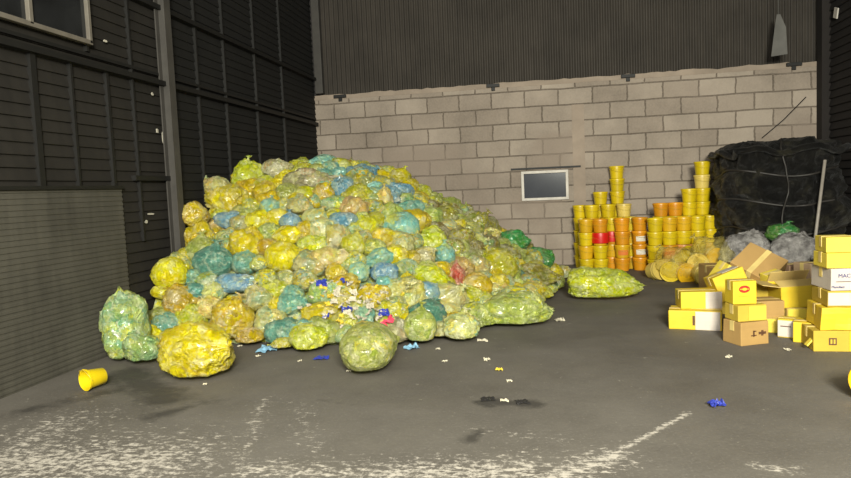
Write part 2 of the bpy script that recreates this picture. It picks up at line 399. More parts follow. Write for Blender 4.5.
# ---------------------------------------------------------------- refuse bag materials
def bag_mat(name, film, contents, strength=0.5, scale=8.0, rough=0.3, painted_glint=0.4):
    t = NT(name); v = t.coords(1.0, rnd=True)
    nz = t.noise(v, 7.0, 4, 0.65, out='Color')
    vv = t.n('ShaderNodeVectorMath', operation='ADD'); t.l(v, vv.inputs[0])
    sc_ = t.n('ShaderNodeVectorMath', operation='SCALE'); t.l(nz, sc_.inputs[0]); sc_.inputs['Scale'].default_value = 0.30; t.l(sc_.outputs[0], vv.inputs[1])
    n = len(contents); cols_ = []
    for k, s_ in enumerate((scale, scale * 2.3)):
        vo = t.n('ShaderNodeTexVoronoi', feature='SMOOTH_F1'); t.l(vv.outputs[0], vo.inputs['Vector']); vo.inputs['Scale'].default_value = s_; vo.inputs['Smoothness'].default_value = .35
        sp = t.n('ShaderNodeSeparateColor'); t.l(vo.outputs['Color'], sp.inputs[0])
        cl_ = contents[k:] + contents[:k]
        cols_.append(t.ramp(sp.outputs[k], [(.12 + .76 * i / n, s2l(c)) for i, c in enumerate(cl_)]))
    cc = t.mix(t.ramp(t.noise(v, 5.0, 4, .6), [(.42, 0.0), (.58, 1.0)]), cols_[0], cols_[1])
    mask = t.ramp(t.noise(v, 4.6, 5, 0.65), [(0.36, 0.25), (0.6, 1.0)])
    oi = t.n('ShaderNodeObjectInfo')
    f1 = s2l(film); f2 = tuple(x * .72 for x in f1)
    fc = t.mix(t.ramp(t.noise(v, 8.5, 5, .65), [(.35, 0.0), (.7, 1.0)]), f1, f2)
    c = t.mix(t.math('MULTIPLY', mask, strength), fc, cc)
    c = t.mix(t.ramp(t.noise(v, 13.0, 5, 0.7, 0.6), [(0.48, 0.0), (0.66, painted_glint)]), c, s2l((240, 236, 204)))  # whitish glints on the film, painted into its colour as pale noise patches
    hs = t.n('ShaderNodeHueSaturation'); t.l(c, hs.inputs['Color']); hs.inputs['Saturation'].default_value = 1.1
    t.l(t.math('MULTIPLY_ADD', oi.outputs['Random'], 0.03, 0.498), hs.inputs['Hue']); t.l(t.math('MULTIPLY_ADD', oi.outputs['Random'], 0.3, 1.12), hs.inputs['Value'])
    t.base(hs.outputs[0], rough, 0.6); t.bsdf.inputs['Coat Weight'].default_value = .5; t.bsdf.inputs['Coat Roughness'].default_value = .16
    w1 = t.noise(v, 10.0, 6, 0.66, 1.2); ridge = t.math('ABSOLUTE', t.math('SUBTRACT', w1, 0.5))
    w2 = t.noise(v, 26.0, 3, 0.6, 1.0)
    t.bump(t.math('ADD', t.math('MULTIPLY', ridge, -2.6), t.math('MULTIPLY', w2, 0.35)), 1.0, 0.05)
    # thin film lets light through
    tr = t.n('ShaderNodeBsdfTranslucent'); t.l(hs.outputs[0], tr.inputs[0])
    ms = t.n('ShaderNodeMixShader'); ms.inputs[0].default_value = 0.22
    t.l(t.bsdf.outputs[0], ms.inputs[1]); t.l(tr.outputs[0], ms.inputs[2]); t.l(ms.outputs[0], t.out.inputs[0])
    return t.m
W_, YL, PL, TE, BL, PE, GN, BR = (238, 232, 204), (232, 208, 56), (214, 212, 130), (124, 180, 156), (110, 158, 180), (222, 178, 128), (134, 152, 66), (160, 132, 62)
BAG = {
 'bright yellow': bag_mat('film_yellow', (222, 196, 30), [YL, W_, (228, 206, 70), YL, (206, 156, 40)], .55),
 'lime yellow': bag_mat('film_lime', (190, 188, 52), [YL, PL, W_, YL, (196, 202, 84)], .6),
 'pale olive': bag_mat('film_olive', (170, 174, 84), [PL, YL, W_, GN, (170, 180, 100)], .6),
 'pale green': bag_mat('film_pale_green', (140, 172, 110), [PL, W_, TE, (150, 180, 120), YL], .7),
 'teal': bag_mat('film_teal', (92, 144, 122), [(110, 156, 134), TE, (140, 180, 150), (86, 130, 112)], .6),
 'turquoise': bag_mat('film_turquoise', (126, 184, 166), [TE, (150, 208, 196), PL, (110, 180, 174), YL], .65),
 'blue': bag_mat('film_blue', (126, 174, 188), [BL, W_, (136, 178, 192), PL, (106, 160, 186)], .65),
 'cream': bag_mat('film_cream', (196, 190, 128), [W_, PL, PE, YL, TE], .7),
 'amber': bag_mat('film_amber', (208, 178, 52), [YL, BR, W_, PE, (206, 160, 46)], .65),
 'peach': bag_mat('film_peach', (206, 166, 110), [PE, W_, YL, (220, 180, 140), PL], .7),
 'green': bag_mat('film_green', (70, 150, 76), [(60, 140, 70), (110, 190, 120), (90, 170, 100), GN], .6),
 'brown': bag_mat('film_brown', (126, 118, 60), [BR, GN, YL, (100, 92, 50), W_], .65),
 'pink': bag_mat('film_pink', (196, 84, 92), [(206, 90, 100), (180, 60, 80), W_], .45),
 'grey': bag_mat('film_grey', (158, 152, 118), [W_, PE, (150, 150, 120), PL], .65),
 'mixed': bag_mat('film_mixed', (180, 176, 74), [YL, TE, W_, PL, BL, GN, PE, YL], .9, 9.0),
}
M['heap_core'] = bag_mat('heap_core_film', (150, 142, 70), [YL, TE, W_, GN, BR, BL, PL, YL], .85, 9.0, .4)

# ---------------------------------------------------------------- bag shapes
def make_bag_meshes(seed, rings=44, seg=64, lump=0.16, square=2.6, pleat=0.09, soft=1.0):
    """A tied plastic sack of radius about 1 whose neck points along +Z; returns (body mesh, knot mesh)."""
    r_ = random.Random(seed); off = Vector((r_.uniform(-50, 50), r_.uniform(-50, 50), r_.uniform(-50, 50)))
    blobs = []
    for _ in range(13):
        d = Vector((r_.gauss(0, 1), r_.gauss(0, 1), r_.gauss(0, 1))).normalized(); blobs.append((d, r_.uniform(.4, 1.0) * lump * 1.5, r_.uniform(5, 14)))
    kp = r_.randint(7, 11)
    vs, fs = [], []
    for i in range(rings + 1):
        u = i / rings; th = PI * min(u, .965) ** 0.95
        for k in range(seg):
            a = 2 * PI * k / seg
            d = Vector((math.sin(th) * math.cos(a), math.sin(th) * math.sin(a), -math.cos(th)))
            q = square; s = (abs(d.x) ** q + abs(d.y) ** q + abs(d.z) ** q) ** (-1 / q)
            rad = s * .93
            for bd, ba, bk in blobs: rad += ba * math.exp(-bk * (1 - d.dot(bd)))
            n1 = noise.noise(d * 2.0 + off); n2 = abs(noise.noise(d * 4.2 + off * 1.3)); n3 = abs(noise.noise(d * 9 + off * .7))
            f1_ = noise.noise(d * 3.0 + off * 2.1 + Vector((n2, n3, n1)) * 1.6)
            rad += (.055 - abs(f1_) * .22) * soft
            rad += n1 * lump * 1.1 - (n2 * .14 + n3 * .06) * soft + .03
            up = max(0, (u - .6) / .4)
            tw = a + n1 * .8
            rad += pleat * up * (abs(math.sin(tw * kp / 2 + seed)) - .5) * 1.4
            p = d * rad
            if up > 0:        # draw the top in towards the neck
                f = 1 - up ** 2.2 * .45; p.x *= f; p.y *= f; p.z += up ** 3 * .22
            vs.append(p)
    for i in range(rings):
        for k in range(seg):
            k2 = (k + 1) % seg
            fs.append((i * seg + k, i * seg + k2, (i + 1) * seg + k2, (i + 1) * seg + k))
    fs.append(tuple(range(seg))[::-1]); fs.append(tuple(rings * seg + k for k in range(seg)))
    me = bpy.data.meshes.new('bag_body'); me.from_pydata([tuple(v) for v in vs], [], fs); me.update()
    for p in me.polygons: p.use_smooth = True
    top = sum((vs[rings * seg + k] for k in range(seg)), Vector()) / seg
    # knot: pinched, then a ragged frill
    prof = [(.17, -.10), (.12, -.02), (.085, .04), (.10, .08), (.075, .11), (.11, .15), (.16, .20), (.20, .25), (.185, .255), (.13, .22), (.05, .17)]
    vs, fs = [], []; S2 = 24; bx, by = r_.uniform(-.5, .5), r_.uniform(-.5, .5)
    for j, (rr, z) in enumerate(prof):
        for k in range(S2):
            a = 2 * PI * k / S2; fl_ = 1 + (.38 * math.sin(a * 5 + seed) + .25 * math.sin(a * 3)) * min(1, max(0, (z - .08) / .12)) + .2 * math.sin(a * 7) * (z < 0)
            zz_ = z + .05 * math.sin(a * 4 + seed * 2) * max(0, (z - .15) / .15)
            rr2 = rr * fl_
            vs.append(top + Vector((rr2 * math.cos(a) * 1.25 + bx * max(0, zz_) ** 1.3, rr2 * math.sin(a) * .8 + by * max(0, zz_) ** 1.3, zz_ - .02)) * 1.0)
    for j in range(len(prof) - 1):
        for k in range(S2):
            k2 = (k + 1) % S2; fs.append((j * S2 + k, j * S2 + k2, (j + 1) * S2 + k2, (j + 1) * S2 + k))
    me2 = bpy.data.meshes.new('bag_knot'); me2.from_pydata([tuple(v) for v in vs], [], fs); me2.update()
    for p in me2.polygons: p.use_smooth = True
    return me, me2
BAGS = [make_bag_meshes(s, lump=.08 + .06 * (s % 3), square=2.1 + .3 * (s % 4)) for s in range(12)]
BAGS += [make_bag_meshes(s + 40, lump=.045, square=2.1, soft=.45) for s in range(4)]          # taut, round sacks
_mcache = {}
def bag_pair(i, colour):
    key = (i, colour)
    if key not in _mcache:
        a, b = BAGS[i][0].copy(), BAGS[i][1].copy(); a.materials.append(BAG[colour]); b.materials.append(BAG[colour]); _mcache[key] = (a, b)
    return _mcache[key]
def make_bag(centre, half, neck, shape, colour, label, group=None, twist=0.0, name='refuse_bag', knot=True):
    """half = (across, depth, height) radii in the world; neck = direction of the tied end."""
    e = empty(name, (centre[0], centre[1], centre[2] - half[2] * .9), 0, label, 'bag', group)
    q = Vector(neck).normalized().to_track_quat('Z', 'Y').to_matrix().to_4x4() @ Matrix.Rotation(twist, 4, 'Z')
    S = Matrix.Diagonal((half[0], half[1], half[2], 1))
    # a symmetric stretch in world axes after turning the neck
    m = Matrix.Translation((0, 0, half[2] * .9)) @ S @ q @ Matrix.Diagonal((.95, .95, .9, 1))
    A, B = bag_pair(shape, colour)
    a, b = A.copy(), B.copy()
    a.transform(m); b.transform(m)
    # sacks lying on the floor settle flat
    link_mesh('bag_body', a, e)
    if knot: link_mesh('bag_knot', b, e)
    return e
def settle(e, z=0.0):
    ch = e.children
    for c in ch:
        for v in c.data.vertices:
            lo = z - e.location.z + 0.012
            if v.co.z < lo + .05: v.co.z = max(lo, lo + .05 - (lo + .05 - v.co.z) * .35) if v.co.z > lo - .15 else lo

# ---------------------------------------------------------------- heap surface
CP = [(-4.1, 5.35, 0), (-3.5, 5.6, 0.05), (-2.6, 5.75, 0), (-1.92, 5.6, 0), (-1.35, 5.6, 0), (-.85, 6.05, 0), (-.3, 6.75, 0), (0, 8, 0), (.2, 9.5, 0), (.3, 10.8, 0),
      (-3.95, 5.95, .42), (-4, 6.3, .78), (-4, 7.0, .95), (-4, 7.5, 1.42), (-4, 8.6, 1.55), (-3.6, 7.6, 1.55), (-3.3, 7.9, 1.66), (-2.7, 8.3, 1.82), (-2.25, 8.4, 1.68), (-1.86, 8.5, 1.5), (-1.13, 8.94, 1.12), (-.62, 9.2, .80), (-.05, 9.6, .36),
      (-3.2, 6.9, 1.12), (-2.5, 6.9, 1.12), (-1.7, 7.0, .92), (-1.0, 7.5, .76), (-.5, 8.0, .48), (-3.3, 6.2, .62), (-2.5, 6.2, .5), (-1.7, 6.2, .44), (-1.0, 6.6, .32),
      (-2.7, 9.8, 1.6), (-3.8, 9.8, 1.4), (-1.4, 10.2, .9), (-.5, 10.6, .4), (-2.5, 11.5, 1.2), (-4, 11.5, 1.2), (-1, 11.5, .5), (.4, 11.5, -.05)]
_P = np.array([c[:2] for c in CP]); _Z = np.array([c[2] for c in CP])
def _k(r2): return np.where(r2 > 1e-12, r2 * np.log(np.maximum(r2, 1e-12)) * .5, 0.0)
_n = len(CP); _K = _k(((_P[:, None] - _P[None]) ** 2).sum(-1)) + np.eye(_n) * .03
_A = np.zeros((_n + 3, _n + 3)); _A[:_n, :_n] = _K; _A[:_n, _n] = 1; _A[:_n, _n + 1:] = _P; _A[_n, :_n] = 1; _A[_n + 1:, :_n] = _P.T
_W = np.linalg.solve(_A, np.concatenate([_Z, np.zeros(3)]))
def H(x, y):
    r2 = ((_P - np.array([x, y])) ** 2).sum(-1)
    return float(_k(r2) @ _W[:_n] + _W[_n] + _W[_n + 1] * x + _W[_n + 2] * y)
def inside(x, y): return H(x, y) > 0.04 and y > 5.4 and x > -4.0 and y < 11.55 and x < .45
def hit(px, py):          # where the line of sight meets the heap
    v = ray(px, py); o = Vector((0, 0, CAM_H)); d = 4.5
    while d < 12:
        p = o + v * d
        if p.z <= max(0.0, H(p.x, p.y) if (p.y > 5.4 and p.x < .6) else 0): return p, d
        d += .03
    return None, None
# core: film and small refuse packed between the bags
nx, ny = 110, 150; vs = []; idx = {}; fs = []
for i in range(nx + 1):
    for j in range(ny + 1):
        x = -3.9 + 4.3 * i / nx; y = 5.5 + 6.05 * j / ny
        z = H(x, y) - .20
        z += .10 * noise.noise(Vector((x * 3.1, y * 3.1, 0))) + .06 * abs(noise.noise(Vector((x * 8, y * 8, 4)))) + .03 * noise.noise(Vector((x * 19, y * 19, 4)))
        if abs(y - cy) < .14 and x < XL + .22: continue
        if z > -.03: idx[(i, j)] = len(vs); vs.append((x, y, max(z, 0.004)))
for (i, j) in list(idx):
    q = [(i, j), (i + 1, j), (i + 1, j + 1), (i, j + 1)]
    if all(c in idx for c in q): fs.append(tuple(idx[c] for c in q))
core = mesh_obj('packed_refuse', vs, fs, M['heap_core'], None, True)
tag(core, 'loose film and crushed small refuse packed between the bags of the heap', 'refuse', kind='stuff')

# ---------------------------------------------------------------- landmark bags: px, py, w, h (size seen), colour, where ('g' on the floor / 'h' in the heap), neck, short name, label, group
HEAP = 'bags in the refuse heap'
heroes = [
 (196, 359, 74, 52, 'bright yellow', 'g', (.9, -.2, .35), 5, 'the big yellow front bag', 'large bright yellow refuse bag lying foremost at the heap foot near the dark wall'),
 (369, 351, 64, 56, 'pale olive', 'g', (.9, .7, .1), 12, 'the big olive front bag', 'large round olive yellow bag lying foremost on the floor, its tied end pointing away'),
 (121, 327, 38, 72, 'pale green', 'g', (-.1, 0, 1), 7, 'the upright pale bag', 'tall crumpled pale green bag leaning against the dark wall at the heap end'),
 (144, 351, 40, 34, 'pale green', 'g', (-.2, -.3, .8), 4, 'the small bag at the upright pale bag', 'small pale green bag with dark marks at the foot of the tall crumpled bag'),
 (232, 320, 46, 42, 'amber', 'g2', (.3, .1, .9), 3, 'the amber bag behind the front yellow bag', 'amber yellow bag standing close behind the big foremost yellow bag'),
 (170, 274, 42, 38, 'bright yellow', 'h', (-1, 0, -.1), 15, 'the yellow bag at the wall', 'round yellow bag with its tied end pointing to the dark boarded wall'),
 (213, 262, 50, 38, 'teal', 'h', (.2, 0, 1), 14, 'the large teal bag', 'large teal green bag halfway up the heap on its wall side'),
 (236, 283, 54, 22, 'blue', 'h', (1, 0, 0), 9, 'the crinkled pale blue bag', 'crinkled pale blue bag lying just below the large teal bag'),
 (247, 245, 40, 35, 'bright yellow', 'h', (.3, 0, 1), 1, 'the vivid yellow bag', 'vivid yellow bag touching the upper side of the large teal bag'),
 (282, 257, 44, 36, 'bright yellow', 'h', (.9, .4, .3), 13, 'the round golden yellow bag', 'round golden yellow bag, second vivid one along from the large teal bag'),
 (229, 220, 38, 18, 'blue', 'h', (1, .2, 0), 10, 'the flat sky blue bag', 'flat sky blue bag high on the heap above the teal one'),
 (226, 200, 42, 28, 'amber', 'h', (-.9, 0, .3), 11, 'the amber bag with white contents', 'wide amber bag with white contents resting on the flat sky blue bag'),
 (248, 181, 27, 38, 'lime yellow', 'h', (.1, 0, 1), 2, 'the upright oval bag', 'upright oval green and yellow bag standing out on the crest against the dark wall'),
 (218, 184, 22, 18, 'cream', 'h', (-.8, 0, .5), 5, 'the small cream crest bag', 'small cream bag with a twisted tail, outermost on the crest at the dark wall'),
 (275, 168, 30, 18, 'grey', 'h', (.3, 0, 1), 7, 'the dull grey crest bag', 'dull grey and reddish bag on the crest beside the upright oval bag'),
 (199, 239, 34, 34, 'bright yellow', 'h', (-.5, 0, .9), 9, 'the yellow bag above the teal bag', 'yellow bag against the dark wall directly above the large teal bag'),
 (195, 215, 26, 26, 'amber', 'h', (-.8, 0, .6), 3, 'the small amber bag at the wall', 'small amber bag against the dark wall beside the flat sky blue bag'),
 (264, 192, 26, 20, 'bright yellow', 'h', (0, 0, 1), 4, 'the small vivid yellow bag', 'small vivid yellow bag below the dull grey crest bag'),
 (271, 208, 24, 20, 'turquoise', 'h', (0, .3, 1), 6, 'the small mint bag', 'small mint bag below the small vivid yellow one near the crest'),
 (290, 221, 25, 19, 'blue', 'h', (0, 0, 1), 13, 'the small round sky blue bag', 'small round sky blue bag above the round golden yellow bag'),
 (299, 205, 28, 20, 'cream', 'h', (0, 0, 1), 1, 'the off white bag', 'off white bag sitting right on top of the small round sky blue bag'),
 (309, 181, 54, 26, 'grey', 'h', (1, 0, .2), 8, 'the wide greyish bag', 'wide crinkled greyish bag spread under the crest'),
 (324, 194, 24, 22, 'amber', 'h', (.5, 0, .8), 11, 'the orange yellow bag', 'orange yellow bag at the end of the wide greyish bag'),
 (341, 221, 32, 20, 'blue', 'h', (.8, 0, -.3), 3, 'the dull blue and white bag', 'dull blue and white bag in the middle of the upper heap'),
 (385, 200, 17, 24, 'peach', 'h', (0, 0, 1), 2, 'the peach bag', 'small upright peach coloured bag just above the big turquoise bag'),
 (401, 227, 46, 36, 'turquoise', 'h', (-.7, 0, .5), 15, 'the big turquoise bag', 'big pale turquoise bag high on the slope in front of the block wall'),
 (422, 193, 20, 17, 'lime yellow', 'h', (0, 0, 1), 7, 'the lime crest ball', 'small lime green bag on the falling crest beyond the big turquoise bag'),
 (400, 176, 24, 18, 'lime yellow', 'h', (.5, 0, 1), 0, 'the crest bag with a raised tail', 'yellow green bag with raised tied end on the crest before the block wall'),
 (353, 245, 31, 27, 'lime yellow', 'h', (.3, 0, .8), 14, 'the round lime bag', 'round lime yellow bag in the middle of the heap'),
 (394, 256, 30, 24, 'amber', 'h', (.7, 0, .3), 10, 'the orange tinted bag', 'orange tinted bag directly below the big turquoise bag'),
 (424, 257, 26, 20, 'cream', 'h', (.7, 0, .5), 4, 'the cream bag', 'cream bag on the slope between an orange tinted bag and a small turquoise one'),
 (445, 255, 22, 23, 'turquoise', 'h', (0, 0, 1), 1, 'the small turquoise bag', 'small turquoise bag on the slope toward the small window'),
 (359, 272, 26, 24, 'turquoise', 'h', (.8, 0, .5), 14, 'the round pale teal bag', 'round pale teal bag above the scattered white scraps'),
 (385, 273, 30, 22, 'blue', 'h', (-.8, 0, .2), 6, 'the grey blue bag', 'grey blue bag beside the round pale teal bag'),
 (428, 277, 40, 22, 'lime yellow', 'h', (1, 0, -.3), 8, 'the oblong lime bag', 'oblong lime yellow bag lying across the slope above the steel blue bag'),
 (426, 293, 34, 27, 'blue', 'h', (.4, .3, .4), 12, 'the steel blue bag', 'round steel blue bag low on the slope'),
 (408, 281, 17, 15, 'bright yellow', 'h', (0, 0, 1), 3, 'the tiny yellow bag', 'tiny plain yellow bag tucked between the grey blue and steel blue bags'),
 (457, 277, 16, 24, 'pink', 'h', (0, 0, 1), 5, 'the pinkish red bag', 'small pinkish red bag wedged beside the golden ball shaped bag'),
 (476, 286, 38, 31, 'amber', 'h', (.2, .8, .3), 13, 'the golden ball bag', 'golden ball shaped bag with a taut dimpled skin low on the slope'),
 (497, 268, 42, 38, 'lime yellow', 'h', (-.4, 0, .9), 7, 'the blotchy yellow bag', 'yellow bag with dark green blotches on the window side of the slope'),
 (515, 311, 66, 38, 'pale olive', 'g', (1, -.15, .0), 3, 'the long olive bag', 'long pale olive bag with a ragged end on the window side heap foot'),
 (527, 290, 38, 14, 'bright yellow', 'h', (1, 0, .1), 10, 'the flat yellow bag', 'flat yellow bag lying on top of the long pale olive bag'),
 (461, 329, 42, 33, 'cream', 'g', (.2, .2, 1), 9, 'the mottled cream bag', 'mottled cream, yellow and blue bag on the floor beside the long pale olive bag'),
 (420, 328, 38, 42, 'pale olive', 'g', (.1, .2, 1), 15, 'the upright olive bag', 'upright dull olive bag between the mottled cream bag and the big round one'),
 (309, 340, 36, 30, 'lime yellow', 'g', (.9, 0, .3), 11, 'the yellow bag with a teal patch', 'medium yellow bag with a teal patch beside the big round olive bag'),
 (273, 326, 38, 36, 'cream', 'g', (-.3, 0, 1), 3, 'the peachy yellow bag', 'peachy yellow lumpy bag at the foot of the heap between the two foremost bags'),
 (283, 346, 24, 16, 'lime yellow', 'g', (-1, -.2, 0), 6, 'the small lime floor bag', 'small flat lime bag on the floor in front of the peachy yellow bag'),
 (293, 300, 32, 26, 'turquoise', 'h', (-.4, 0, .8), 8, 'the pale aqua bag', 'pale aqua bag just above the peachy yellow bag'),
 (540, 261, 32, 22, 'green', 'h', (-1, 0, .4), 2, 'the vivid green bag', 'vivid green bag at the far end of the heap next to the bucket columns'),
 (510, 243, 40, 24, 'green', 'h', (-.8, 0, .8), 10, 'the long green bag', 'long dark green bag slanting down behind the vivid green bag'),
 (530, 277, 50, 24, 'brown', 'h', (1, 0, 0), 5, 'the brownish bag', 'brownish see through bag under the vivid green bag'),
 (445, 216, 30, 24, 'brown', 'h', (0, 0, 1), 9, 'the dark amber bag', 'dark amber brown bag on the falling crest before the block wall'),
 (474, 222, 34, 28, 'brown', 'h', (.8, 0, .6), 0, 'the dusky brown bag', 'dusky brown bag on the crest below the small window'),
 (322, 230, 28, 26, 'cream', 'h', (0, 0, 1), 7, 'the lilac cream bag', 'cream and lilac bag between the round golden yellow bag and the dull blue one'),
 (367, 227, 26, 26, 'lime yellow', 'h', (-.6, 0, .8), 1, 'the lime bag touching turquoise', 'lime yellow bag touching the big turquoise bag on its wall side'),
 (180, 302, 36, 32, 'amber', 'h', (-.6, 0, .8), 11, 'the lumpy amber bag', 'lumpy amber bag low on the wall side under the yellow tied bag'),
 (210, 308, 30, 24, 'peach', 'h', (0, 0, 1), 6, 'the peach and white bag', 'peach and white bag above the big foremost yellow bag'),
 (192, 292, 30, 18, 'teal', 'h', (1, 0, .4), 3, 'the small teal bag', 'small dull teal bag above the big foremost yellow bag'),
 (305, 281, 30, 22, 'mixed', 'h', (0, 0, 1), 4, 'the mixed bag', 'yellow and peach mottled bag below the round golden yellow bag'),
 (330, 258, 34, 24, 'peach', 'h', (.8, 0, .6), 8, 'the rosy cream bag', 'rosy cream bag beside the round lime yellow bag'),
 (256, 300, 34, 28, 'cream', 'h', (0, 0, 1), 2, 'the yellowish cream bag', 'yellowish cream bag beside the pale aqua bag, under the crinkled blue one'),
]
placed = []      # (centre, radius)
landmarks = []
def half_from(w_, h_, d): return w_ * d / F_PX / 2, h_ * d / F_PX / 2
for i, (px, py, w_, h_, colr, mode, neck, shape, short, label) in enumerate(heroes):
    if mode == 'g':
        bot = on_z(px, py + h_ / 2 - 1.5)
        d = -(CAM_M.transposed() @ (bot - Vector((0, 0, CAM_H)))).z
        hx, hz = half_from(w_, h_, d); hy = min(max(hx, hz) * .9, .36)
        if short == 'the big olive front bag': hy = .36
        d += hy * .45
        hx, hz = half_from(w_, h_, d)
        c = at_depth(px, py, d); c.z = hz * .88
    elif mode == 'g2':
        d = 6.35; hx, hz = half_from(w_, h_, d); hy = hx * .9; c = at_depth(px, py, d)
    else:
        p, d = hit(px, py)
        if p is None:
            p, d = hit(px, py + h_ / 2); d = d or 9.0
        hx, hz = half_from(w_, h_, d); hy = max(min(hx, hz) * 1.0, .14)
        d += hy * .15
        c = at_depth(px, py, d)
        if c.z < hz * .9: c.z = hz * .9
    bound = XL + .08 + hx * .98
    if c.x < bound:
        if mode == 'h': c = at_depth(px, py, d * bound / c.x)
        c.x = max(c.x, bound)
    hx *= .93; hy *= .93; hz *= .93
    loc_half = (hx, hy, hz)
    e = make_bag(c, loc_half, neck, shape, colr, label, HEAP, twist=i * 1.3, knot=i % 3 != 2 and short not in ('the big yellow front bag', 'the big olive front bag', 'the long olive bag', 'the upright pale bag'))
    settle(e)
    placed.append((c, (hx + hz) / 2)); landmarks.append((Vector(c), short))
# shaping of some single bags: ragged open end of the long olive bag
# separate bag by the buckets
d = 7.95
hx, hz = half_from(74, 33, d); c = at_depth(599, 284.5, d); c.z = max(c.z, hz * .95)
sep_bag = make_bag(c, (hx * .93, .25, hz * .95), (1, -.1, -.05), 3, 'lime yellow', 'long green and yellow refuse bag lying apart on the floor before the bucket columns', None, .5, knot=False); settle(sep_bag)

# filler bags
pal = [('bright yellow', 26), ('lime yellow', 20), ('pale olive', 10), ('cream', 15), ('pale green', 10), ('turquoise', 5), ('amber', 7), ('mixed', 20), ('blue', 2), ('peach', 2), ('teal', 1), ('grey', 3)]
names = [p[0] for p in pal]; wts = [p[1] for p in pal]
words = {'bright yellow': 'yellow', 'lime yellow': 'lime', 'pale olive': 'olive', 'cream': 'cream', 'pale green': 'pale green', 'turquoise': 'aqua', 'amber': 'amber', 'mixed': 'many coloured', 'blue': 'blue', 'peach': 'peach', 'teal': 'teal', 'grey': 'greyish', 'brown': 'brown'}
fill = []
SKIP = set()
tries = 0
while tries < 16000 and len(fill) < 260:
    tries += 1
    x = rng.uniform(-3.85, .3); y = rng.uniform(5.5, 10.2)
    if not inside(x, y): continue
    h0 = H(x, y)
    g = Vector((-(H(x + .05, y) - H(x - .05, y)) / .1, -(H(x, y + .05) - H(x, y - .05)) / .1, 1)).normalized()
    tocam = (Vector((0, 0, 1.6)) - Vector((x, y, h0))).normalized()
    if g.dot(tocam) < -0.02: continue
    far = max(0, min(1, (y - 6) / 3))
    r = rng.uniform(.115, .215) * (1 - .12 * far) * (1.0 if tries < 7000 else .75)
    if x - r < XL + .1: continue
    c = Vector((x, y, h0)) - g * r * .42
    if c.z < r * .7: c.z = r * .7
    c.z += 0.0
    ok = True
    for pc, pr in placed:
        if (pc - c).length < (pr + r) * (.74 if tries < 7000 else .68): ok = False; break
    if not ok: continue
    placed.append((c, r)); fill.append((c, r, rng.choices(names, wts)[0], rng.random(), tries))
used_labels = set()
def place_word(c, lm):
    a = project(c); b = project(lm); dx, dy = a[0] - b[0], a[1] - b[1]
    if abs(dx) > 2.2 * abs(dy): return 'to the right of' if dx > 0 else 'to the left of'
    if abs(dy) > 2.2 * abs(dx): return 'below' if dy > 0 else 'above'
    return ('below and right of' if dx > 0 else 'below and left of') if dy > 0 else ('above and right of' if dx > 0 else 'above and left of')
for i, (c, r, colr, u, tr) in enumerate(fill):
    # colours by zone: darker and browner toward the far falling crest
    px, py, dd = project(c)
    if px > 425 and py < 262 and u < .65: colr = 'brown' if u < .4 else 'pale olive'
    if 296 < px < 425 and py < 212 and u < .5: colr = ['turquoise', 'pale green', 'turquoise', 'mixed', 'blue'][int(u * 10)]
    near = sorted(landmarks, key=lambda l: (project(l[0])[0] - px) ** 2 + (project(l[0])[1] - py) ** 2)
    size = 'tiny' if r < .12 else 'small' if r < .15 else 'medium' if r < .18 else 'large'
    cw = words[colr]; lab = None
    for (lc, sh) in near[:9]:
        cand = f'{size} {cw} bag {place_word(c, lc)} {sh}'
        if cand not in used_labels and len(cand.split()) <= 16: lab = cand; break
    if lab is None: lab = f'{size} {cw} bag near {near[0][1]}, farther from {near[1][1]}'
    used_labels.add(lab)
    rr = random.Random(i * 17 + 3)
    neck = Vector((rr.gauss(0, 1), rr.gauss(-.1, .7), rr.uniform(-.2, 1.1)))
    e = make_bag(c, (r * rr.uniform(.95, 1.25), r * rr.uniform(.95, 1.15), r * rr.uniform(.78, 1.0)), neck, rr.randrange(14), colr, lab, HEAP, rr.uniform(0, 6), knot=r > .12 and i % 2 == 0)
    settle(e)

# ---------------------------------------------------------------- litter around the heap
M['paper'] = plain('white_paper', (190, 182, 160), .8, var=.2); M['blue_plastic'] = plain('blue_plastic', (46, 58, 150), .4, .5); M['pink_plastic'] = plain('pink_plastic', (214, 74, 96), .5)
M['sky_film'] = plain('sky_film', (128, 170, 196), .4); M['yellow_scrap'] = plain('yellow_scrap', (214, 186, 60), .6); M['black_scrap'] = plain('black_scrap', (42, 40, 40), .5)
def crumple(seed, n=9, amp=.5):
    r_ = random.Random(seed); o = Vector((r_.uniform(0, 99),) * 3); vs, fs = [], []
    for i in range(n):
        for j in range(n):
            x, y = i / (n - 1) - .5, j / (n - 1) - .5
            q = Vector((x, y, 0)); k = 1 + .5 * noise.noise(q * 2 + o)
            vs.append(Vector((x * k, y * k * .8, amp * (abs(noise.noise(q * 3.1 + o)) + .4 * noise.noise(q * 7 + o)) + .02)))
    lo = min(v.z for v in vs)
    for v in vs: v.z -= lo - .02
    m = n * n
    vs += [v - Vector((0, 0, .02)) for v in vs]
    for i in range(n - 1):
        for j in range(n - 1):
            a = i * n + j; fs.append((a, a + n, a + n + 1, a + 1)); fs.append((m + a, m + a + 1, m + a + n + 1, m + a + n))
    edge = [i * n for i in range(n)] + [(n - 1) * n + j for j in range(1, n)] + [i * n + n - 1 for i in range(n - 2, -1, -1)] + [j for j in range(n - 2, 0, -1)]
    for a, b in zip(edge, edge[1:] + edge[:1]): fs.append((a, b, m + b, m + a))
    me = bpy.data.meshes.new('scrap'); me.from_pydata([tuple(v) for v in vs], [], fs); me.update()
    return me
SCR = [crumple(s) for s in range(6)]
